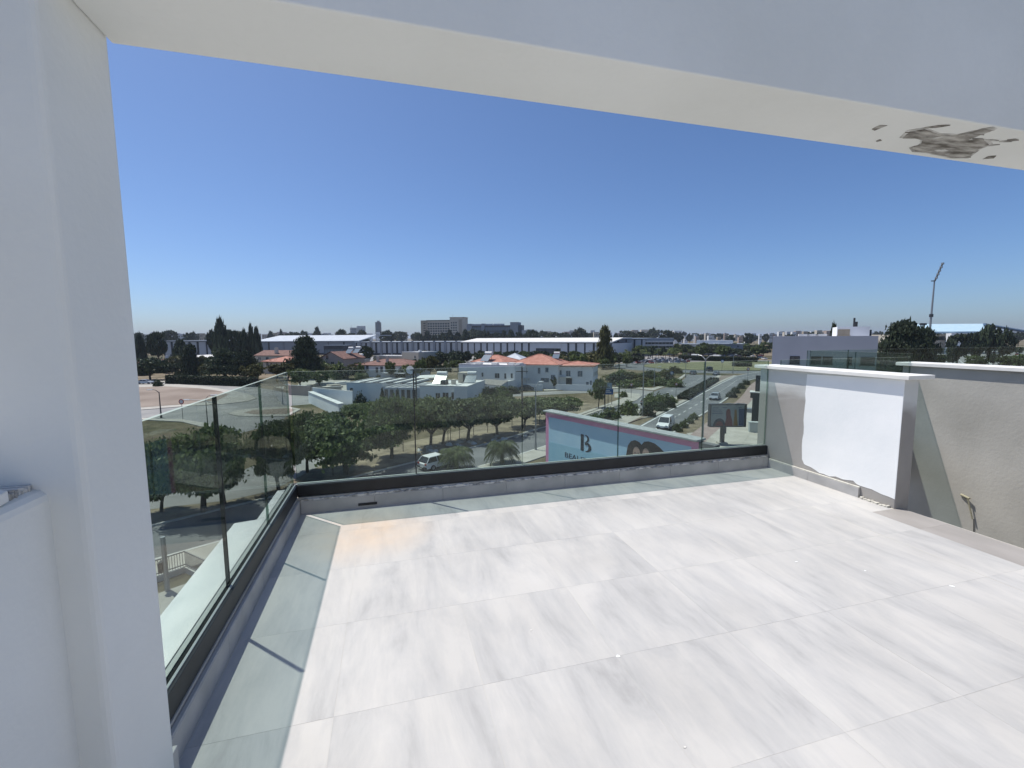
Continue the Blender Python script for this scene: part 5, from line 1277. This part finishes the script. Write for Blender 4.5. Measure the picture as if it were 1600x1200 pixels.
board_poly(b2, [(.35 + .78 + .78 * math.cos(a), -H2 + .02 + 1.0 * math.sin(a)) for a in np.linspace(0, math.pi, 20)], -.008, INK, 'printed_arch')
board_poly(b2, [(.55 + .58 + .52 * math.cos(a), -H2 + .04 + .62 * math.sin(a)) for a in np.linspace(0, math.pi, 16)], -.014, MAROON, 'printed_dish')
board_poly(b2, [(1.95, -.75), (2.1, -.55), (2.35, -.5), (2.5, -.8), (2.5, -1.2), (2.75, -2.0), (2.85, -H2 + .02), (1.8, -H2 + .02), (2.0, -1.6), (1.95, -1.2)], -.020, MAROON, 'printed_figure')
board_poly(b2, [(3.0, -.6), (3.25, -.6), (3.35, -1.6), (3.5, -H2 + .05), (2.9, -H2 + .05), (3.0, -1.4)], -.020, OCHRE, 'printed_bottle')
board_poly(b2, [(3.55, -.5), (L2 - .05, -.5), (L2 - .05, -H2 + .1), (3.6, -H2 + .1)], -.020, NAVY, 'printed_panel')
for i, (x0, x1, z) in enumerate(((.2, 1.0, -.35), (.2, 1.3, -.62), (.2, 1.45, -.85), (.2, 1.5, -1.05), (1.5, 2.0, -.3), (3.5, 3.9, -.3))): board_poly(b2, [(x0, z), (x1, z), (x1, z - .07), (x0, z - .07)], -.008, NAVY, 'print_line')
MB().box(1.5, .12, GZ + 8.75, 1.95, .5, -H2 - .11).build('leg', DARK_STEEL, b2)
MB().box(1.2, -.2, GZ + 8.75 + .01, 2.25, .9, GZ + 8.75 + .35).build('footing', PAVING, b2)
MB().box(1.96, .15, GZ + 8.75 + 1.5, 2.15, .45, GZ + 8.75 + 2.3).build('meter_box', DARK_STEEL, b2)
for x in (.8, 2.0, 3.2): MB().tube((x, 0, .1), (x, -.5, .25), .03, .03, 6).box(x - .25, -.6, .2, x + .25, -.45, .3).build('lamp_arm', STEEL, b2)
# dark roadside kiosk tower at the wall edge
p = gp(1184, 668)
kq = thing('roadside_totem', 'tall dark roadside totem with pale strips, beside the white wall', 'totem', p, R(-45))
MB().box(-.9, -.6, 0, 1.6, .6, 4.6).box(-1.2, -.8, 4.602, 1.6, .8, 5.4).build('body', DARK_STEEL, kq); MB().box(-1.3, -.9, 5.403, 1.7, .9, 5.55).build('cap', ROOF_WHITE, kq)
MB().box(.2, -.63, 2.6, .4, -.603, 4.2).box(.2, -.63, .4, .4, -.603, 1.6).build('pale_strip', ROOF_WHITE, kq); MB().box(-1.7, -.7, 2.3, -.905, .5, 2.9).build('bracket_sign', STEEL, kq)
MB().box(-.6, -.3, 5.56, 1.4, .3, 8.0).build('upper_sign', DARK_STEEL, kq)
p = gp(1178, 676); o = MB().box(-.7, -.4, 0, .7, .4, 1.5).box(-.78, -.48, 1.503, .78, .48, 1.6).build('utility_cabinet', mat('cabinet_grey', (0.40, 0.43, 0.42), .6), None, p, R(-30), bevel=.02)
tag(o, 'pale grey utility cabinet at the foot of the dark totem', 'cabinet')
# blue road sign
p = gp(950, 633); s_ = thing('road_sign', 'blue and white road sign on two posts near the street corner', 'sign', p, R(-20))
hh = 2.3
for x in (-.75, .0, .75): MB().tube((x, 0, 0), (x, 0, 4.2), .05, .05, 6).build('post', DARK_STEEL, s_)
MB().box(-1.0, -.08, 2.2, 1.0, -.052, 3.3).build('blue_board', mat('sign_blue', (0.02, 0.11, 0.30), .5), s_); MB().box(-.7, -.08, 3.303, .7, -.052, 4.6).build('pale_board', mat('sign_pale', (0.22, 0.32, 0.40), .5), s_)
MB().box(-.5, -.085, 2.6, .6, -.081, 2.75).box(-.5, -.085, 2.9, .3, -.081, 3.05).build('white_bar', WHITE_METAL, s_)
def round_sign(u, v, label, m, h=2.6, r=.32):
    p = gp(u, v); o = thing('road_sign', label, 'sign', p, -YAW)
    MB().tube((0, 0, 0), (0, 0, h), .04, .04, 6).build('post', DARK_STEEL, o); MB().tube((0, -.07, h), (0, -.045, h), r, r, 16).build('disc', m, o)
    MB().tube((0, -.085, h), (0, -.072, h), r * .7, r * .7, 16).build('disc_face', WHITE_METAL, o)
RED = mat('sign_red', (0.40, 0.03, 0.03), .5); SBLUE = mat('sign_blue2', (0.03, 0.13, 0.33), .5)
round_sign(286, 656, 'small round red road sign by the bare field', RED, 3.2, .45)
round_sign(1049, 601, 'round blue road sign on the far pavement', SBLUE, 3.4, .5)
round_sign(986, 623, 'round sign on the street corner right of the blue board', RED, 3.2)
round_sign(1056, 622, 'triangular-looking round sign in the median bed', RED, 3.2)
round_sign(1128, 580, 'blue sign at the roundabout entry', SBLUE, 4.0, .6)
round_sign(1168, 597, 'dark sign post at the right kerb near the roundabout', RED, 4.0, .5)

# ================================================================== LAMP POSTS AND POLES
def lamp_post(u, v, vtop, label, arm=(1.6, 0), m=STEEL, r=.09, double=False, z=GZ):
    p = gp(u, v); D = depth_of(p); h = zat(u, vtop, D) - GZ
    o = thing('lamp_post', label, 'lamp post', p)
    MB().path([(0, 0, 0), (0, 0, h * .5), (0, 0, h)], [r * 1.4, r * 1.1, r * .8], 8).build('pole', m, o)
    for sgn in ((1, -1) if double else (1,)):
        ax, ay = arm[0] * sgn, arm[1] * sgn
        ar = MB().path([(0, 0, h - .1), (ax * .5, ay * .5, h + .35), (ax, ay, h + .45)], [r * .7, r * .55, r * .5], 6).build('arm', m, o)
        n = Vector((ax, ay)).normalized(); q = Vector((-n.y, n.x)) * .18
        MB().prism([(ax + q.x, ay + q.y), (ax - q.x, ay - q.y), (ax - q.x + n.x * .85, ay - q.y + n.y * .85), (ax + q.x + n.x * .85, ay + q.y + n.y * .85)], h + .38, h + .52).build('lamp_head', WHITE_METAL, ar, bevel=.03)
    MB().tube((0, 0, 0), (0, 0, .9), r * 2, r * 2, 8).build('base', m, o)
    return o
lamp_post(1097, 704, 560, 'tallest lamp post, in front of the main road right of the billboard', (-.3, 1.0), double=True)
lamp_post(1004, 651, 566, 'tall lamp post in the median above the billboard', (1.2, .6))
lamp_post(837, 704, 603, 'lamp post at the service road left of the billboard', (.8, .8), r=.08)
lamp_post(336, 672, 628, 'lamp post with a long arm on the left junction', (-3.4, .8), r=.11)
lamp_post(252, 653, 612, 'thin dark lamp post before the bare field', (-1.0, .1), DARK_STEEL)
lamp_post(325, 670, 622, 'slim pole lamp just left of the long armed junction lamp', (.6, .3), DARK_STEEL, r=.06)
lamp_post(442, 632, 604, 'small lamp post at the end of the left junction', (.6, .2), r=.06)
lamp_post(1022, 606, 575, 'lamp post on the far pavement by the waste ground', (.8, -.4), r=.07)
lamp_post(1071, 590, 563, 'lamp post at the bend before the roundabout', (.8, -.4), r=.07)
lamp_post(1145, 584, 556, 'lamp post on the roundabout lawn', (1, .2), r=.07)
lamp_post(520, 743, 698, 'thin service road post beside the largest dark street tree', (.35, .1), DARK_STEEL, r=.05)
def pole(u, v, vtop, label, m=DARK_STEEL, r=.14):
    p = gp(u, v); D = depth_of(p); h = zat(u, vtop, D) - GZ; o = thing('utility_pole', label, 'pole', p)
    MB().path([(0, 0, 0), (0, 0, h)], [r, r * .7], 8).build('pole', m, o); MB().box(-.9, -.06, h - .6, .9, .06, h - .48).build('cross_arm', m, o)
    for x in (-.8, 0, .8): MB().tube((x, 0, h - .48), (x, 0, h - .3), .05, .05, 6).build('insulator', WHITE_METAL, o)
pole(816, 672, 574, 'tall dark utility pole among the verge trees')
pole(945, 646, 600, 'dark pole in front of the small round street tree', r=.09)
pole(652, 664, 572, 'dark utility pole behind the thick glass joint')
pole(967, 648, 598, 'dark pole right of the blue road sign', r=.09)
# saplings' stakes on the verge
for k, (u, v) in enumerate([(704, 688), (740, 680), (718, 686), (762, 676), (800, 668), (843, 664), (700, 692), (630, 706)]):
    p = gp(u, v); o = MB().tube((0, 0, 0), (.03, 0, 2.0), .045, .035, 6).tube((-.12, 0, 1.2), (.12, 0, 1.25), .02, .02, 5).build('tree_stake', BARK, None, p)
    tag(o, 'thin wooden stake on the dry verge, ' + ['left of the curved verge tree', 'right of the curved verge tree', 'close to the curved verge trunk', 'before the right-hand drooping palm', 'near the utility pole', 'near the billboard corner', 'at the forked verge tree', 'left of the thick glass joint'][k], 'stake', 'stakes on the verge')
# pale rocks on the verge
for k in range(34):
    t = random.uniform(0, 1); u = 655 + t * 180; v = 706 - t * 32 + random.uniform(-4, 5); p = gp(u, v); s = random.uniform(.2, .6)
    b = MB(); n = 7; ring = [(s * random.uniform(.7, 1.2) * math.cos(i * 2 * math.pi / n), s * random.uniform(.6, 1.0) * math.sin(i * 2 * math.pi / n)) for i in range(n)]
    b.add([(x, y, -.05) for x, y in ring] + [(x * .6, y * .6, s * random.uniform(.35, .6)) for x, y in ring], [tuple(range(n, 2 * n))] + [(i, (i + 1) % n, n + (i + 1) % n, n + i) for i in range(n)])
    o = b.build('pale_rock', PAVING if k % 3 else ROOF_WHITE, None, p); tag(o, 'pale rock lying on the dry verge under the pruned trees', 'rock', 'rocks on the verge')
# low fence of the forecourt bottom left
f0 = gp(236, 912); f1 = gp(291, 893); f2 = gp(322, 908); dz = 1.1
def picket_fence(a, b, label):
    FENCE = mat('fence_grey', (0.22, 0.225, 0.22), .6)
    o = thing('picket_fence', label, 'fence', a, math.atan2(b.y - a.y, b.x - a.x)); L = (b - a).length
    MB().box(0, -.12, 0, L, .12, .35).build('plinth', KERB, o); MB().box(0, -.03, 1.25, L, .03, 1.31).box(0, -.03, .45, L, .03, .5).build('rail', FENCE, o)
    n = int(L / .13)
    for i in range(n + 1):
        kk = 'picket'
        if kk not in BOXES: BOXES[kk] = MB().box(-.012, -.012, .36, .012, .012, 1.25).mesh('picket', FENCE)
        put('picket', BOXES[kk], o, (i * L / n, 0, 0))
picket_fence(f0, f1, 'grey picket fence on a low plinth, seen down past the left ledge')
picket_fence(f1, f2, 'short return of the grey picket fence next to the marble ledge')
o = thing('utility_pole', 'grey post in front of the grey picket fence at the lower left', 'pole', gp(262, 925)); MB().tube((0, 0, 0), (0, 0, 3.2), .13, .12, 10).build('pole', STEEL, o); MB().box(-.28, -.2, 1.2, -.1, .2, 1.8).build('meter_box', DARK_STEEL, o)

# ================================================================== VEHICLES
PAINT = {}
def paint(n, c, metallic=.2):
    if n not in PAINT:
        m = mat('car_paint_' + n, c, .3, metallic=metallic, spec=.5); PAINT[n] = m
    return PAINT[n]
HEAD = mat('headlamp', (0.7, 0.7, 0.68), .1); TAIL = mat('tail_lamp', (0.30, 0.02, 0.02), .2)
CARM = {}
def car_meshes(kind):
    if kind in CARM: return CARM[kind]
    # side profile: x along the car (front at +), z up
    if kind == 'van':
        L, Wd = 4.4, 1.82
        low = [(-2.2, .35), (-2.2, 1.0), (-2.15, 1.05), (1.35, 1.05), (1.95, .85), (2.18, .68), (2.2, .35)]
        cab = ((-2.15, 1.38, 1.05), (-2.0, .62, 1.82))
    elif kind == 'hatch':
        L, Wd = 4.1, 1.75
        low = [(-2.05, .32), (-2.05, .78), (-1.9, .92), (.95, .95), (1.7, .80), (2.0, .62), (2.05, .32)]
        cab = ((-1.98, 1.05, .93), (-1.55, .25, 1.48))
    else:
        L, Wd = 4.5, 1.78
        low = [(-2.25, .32), (-2.25, .80), (-2.1, .90), (-1.5, .94), (1.0, .94), (1.85, .80), (2.2, .60), (2.25, .32)]
        cab = ((-1.75, 1.08, .93), (-1.05, .30, 1.43))
    w = Wd / 2
    body = MB(); n = len(low)
    for s0, s1 in ((-1, 1),):
        v = []
        for (x, z) in low: k = .93 if z > .7 else 1.0; v += [(x, -w * k, z), (x, w * k, z)]
        fs = [(2 * i, 2 * i + 1, 2 * ((i + 1) % n) + 1, 2 * ((i + 1) % n)) for i in range(n)] + [tuple(2 * i for i in range(n)), tuple(2 * i + 1 for i in range(n - 1, -1, -1))]
        body.add(v, fs)
    (bx0, bx1, bz), (tx0, tx1, tz) = cab; wb, wt = w * .92, w * .74
    # roof and pillars in body colour
    body.frustum((tx0 - .02, -wt - .01, tx1 + .02, wt + .01, tz - .05), (tx0 + .1, -wt + .06, tx1 - .1, wt - .06, tz + .03))
    for sy in (-1, 1):
        for (xb, xt) in ((bx0, tx0), (bx1, tx1), ((bx0 + bx1) / 2 - .1, (tx0 + tx1) / 2)):
            body.tube((xb, sy * wb * .985, bz), (xt, sy * wt * 1.0, tz - .03), .055, .05, 5)
    if kind == 'van': body.frustum((bx0 + .0, -wb - .012, -.2, wb + .012, bz), (tx0 + .02, -wt - .012, -.3, wt + .012, tz - .06))
    glass = MB().frustum((bx0 + .03, -wb + .02, bx1 - .03, wb - .02, bz - .02), (tx0 + .03, -wt + .02, tx1 - .03, wt - .02, tz - .04))
    wheels = []
    wheel = MB().tube((0, -.11, 0), (0, .11, 0), .32, .32, 16).mesh('tyre', TYRE); rim = MB().tube((0, -.122, 0), (0, .122, 0), .19, .19, 10).mesh('rim', STEEL)
    CARM[kind] = dict(body=body.mesh('body', paint('white', (.72, .72, .71), 0)), glass=glass.mesh('windows', PANE), wheel=wheel, rim=rim, L=L, w=w,
                      lamp=MB().box(-.05, -.16, -.07, .05, .16, .07).mesh('headlight', HEAD), tail=MB().box(-.04, -.15, -.09, .04, .15, .09).mesh('tail_light', TAIL), plate=MB().box(-.015, -.26, -.06, .015, .26, .06).mesh('number_plate', WHITE_METAL), bump=MB().box(-.06, -w * .97, -.09, .06, w * .97, .09).mesh('bumper', DARK_STEEL),
                      mirror=MB().box(-.07, -.1, -.06, .07, .1, .06).mesh('mirror', DARK_STEEL), zl=.62 if kind != 'van' else .72)
    return CARM[kind]
def car(kind, label, p, rz, pm, group=None, name='car', cat='car'):
    M_ = car_meshes(kind); o = thing(name, label, cat, p, rz, group); L, w = M_['L'], M_['w']
    bo = put('body', M_['body'], o, bevel=.06); bo.material_slots[0].link = 'OBJECT'; bo.material_slots[0].material = pm
    put('windows', M_['glass'], o)
    for x in (-L * .30, L * .31):
        for sy in (-1, 1):
            wh = put('wheel', M_['wheel'], o, (x, sy * (w - .10), .32)); put('rim', M_['rim'], wh)
    for sy in (-1, 1):
        put('headlight', M_['lamp'], o, (L / 2 - .06, sy * (w - .32), M_['zl'])); put('tail_light', M_['tail'], o, (-L / 2 + .02, sy * (w - .25), .78)); put('mirror', M_['mirror'], o, (L * .20, sy * (w + .03), .98))
    for sx in (-1, 1): put('bumper', M_['bump'], o, (sx * (L / 2 - .02), 0, .42)); put('number_plate', M_['plate'], o, (sx * (L / 2 + .05), 0, .46))
    return o
MAIN = math.atan2(.67, .74)
def lift(p, dz=.03): return Vector((p.x, p.y, GZ + dz))
WHITEP, SILVER, BLACKP, GREYP, REDP, BLUEP = paint('white', (.72, .72, .71), 0), paint('silver', (.42, .44, .46), .5), paint('black', (.02, .02, .023)), paint('grey', (.13, .135, .14), .4), paint('red', (.28, .03, .03)), paint('blue', (.04, .08, .18))
car('van', 'white van driving toward the camera on the near carriageway', lift(gp(1040, 669)), MAIN + math.pi, WHITEP, name='van', cat='van')
car('sedan', 'silver car on the near carriageway beyond the dark framed billboard', lift(gp(1117, 624)), MAIN + math.pi, SILVER)
car('hatch', 'white car half hidden by the median shrubs on the far carriageway', lift(gp(1011, 632)), MAIN, WHITEP)
car('sedan', 'dark car entering the far carriageway from the roundabout', lift(gp(1083, 585)), MAIN, GREYP)
car('van', 'dark van at the roundabout entry', lift(gp(1108, 580)), MAIN + .4, BLACKP, name='van', cat='van')
car('sedan', 'silver car just right of the dark van at the roundabout', lift(gp(1119, 586)), MAIN, SILVER)
car('hatch', 'white hatchback parked on the service road beside a drooping palm', lift(gp(684, 730)), math.atan2(11, 18), WHITEP)
car('sedan', 'dark car parked before the highest red roofed villa', lift(gp(824, 610)), R(-8), BLACKP)
car('hatch', 'white car parked left of the dark car by the villas', lift(gp(784, 606)), R(-8), WHITEP)
car('sedan', 'silver car parked by the round bush at far left', lift(gp(228, 600)), R(-12), SILVER)
car('hatch', 'white car glimpsed under the street trees next to the column', lift(gp(238, 772)), R(28), WHITEP)
car('hatch', 'pale blue car behind the foliage of the pool garden', lift(gp(553, 646)), R(10), paint('paleblue', (.22, .36, .44)))
# car parks: small cars, one mesh each
small = {}
def small_car(pm):
    if pm.name in small: return small[pm.name]
    M_ = car_meshes('sedan'); b = MB().box(-2.1, -.85, .25, 2.1, .85, .85, 0).frustum((-1.6, -.78, 1.1, .78, .85), (-1.0, -.62, .4, .62, 1.42), 1)
    b.box(-.95, -.6, 1.421, .35, .6, 1.46, 0)
    for x in (-1.3, 1.35):
        for sy in (-.86, .66): b.tube((x, sy, .32), (x, sy + .2, .32), .32, .32, 8, 2)
    small[pm.name] = b.mesh('parked_car', [pm, PANE, TYRE]); return small[pm.name]
cols = [(WHITEP, 'white'), (WHITEP, 'white'), (SILVER, 'silver'), (BLACKP, 'black'), (GREYP, 'grey'), (REDP, 'red'), (BLUEP, 'blue')]
def lot(us, Ds, dr, n, where, group):
    for i in range(n):
        pm, cn = random.choice(cols); u = us[0] + (us[1] - us[0]) * (i + random.uniform(.1, .9)) / n; D = Ds[i % len(Ds)] + random.uniform(-1, 1)
        o = put('parked_car', small_car(pm), None, lift(at(u, D)), dr + random.choice((0, math.pi)))
        tag(o, 'small %s parked car %s' % (cn, where), 'car', group)
lot((985, 1075), (232, 241, 252, 262), R(75), 34, 'in the shopping car park right of the tall conifer', 'cars in the shopping car park')
lot((690, 925), (228, 234), R(80), 26, 'between the villas and the exhibition hall', 'cars before the exhibition hall')
lot((1085, 1200), (262, 280, 300), R(70), 22, 'by the low shops behind the roundabout', 'cars by the low shops')
lot((1462, 1600), (300, 330, 370, 410), R(20), 26, 'in the lot below the blue arena roof', 'cars in the arena lot')
lot((505, 560), (225, 235), R(80), 6, 'behind the pink gabled house', 'cars behind the pink house')

# ================================================================== AIR
haze = MB().box(-30500, -2500, GZ - 1, 30500, 30500, 62).build('haze', [])
hm_ = bpy.data.materials.new('haze_air'); hm_.use_nodes = True; hn_ = hm_.node_tree; hn_.nodes.clear()
ho = hn_.nodes.new('ShaderNodeOutputMaterial'); hv_ = hn_.nodes.new('ShaderNodeVolumePrincipled')
hv_.inputs['Color'].default_value = (0.72, 0.80, 0.92, 1); hv_.inputs['Density'].default_value = 0.00011; hv_.inputs['Anisotropy'].default_value = 0.2
hn_.links.new(hv_.outputs[0], ho.inputs['Volume'])
haze.data.materials.append(hm_)
tag(haze, 'thin bluish haze over the far town and skyline', 'haze', kind='stuff')
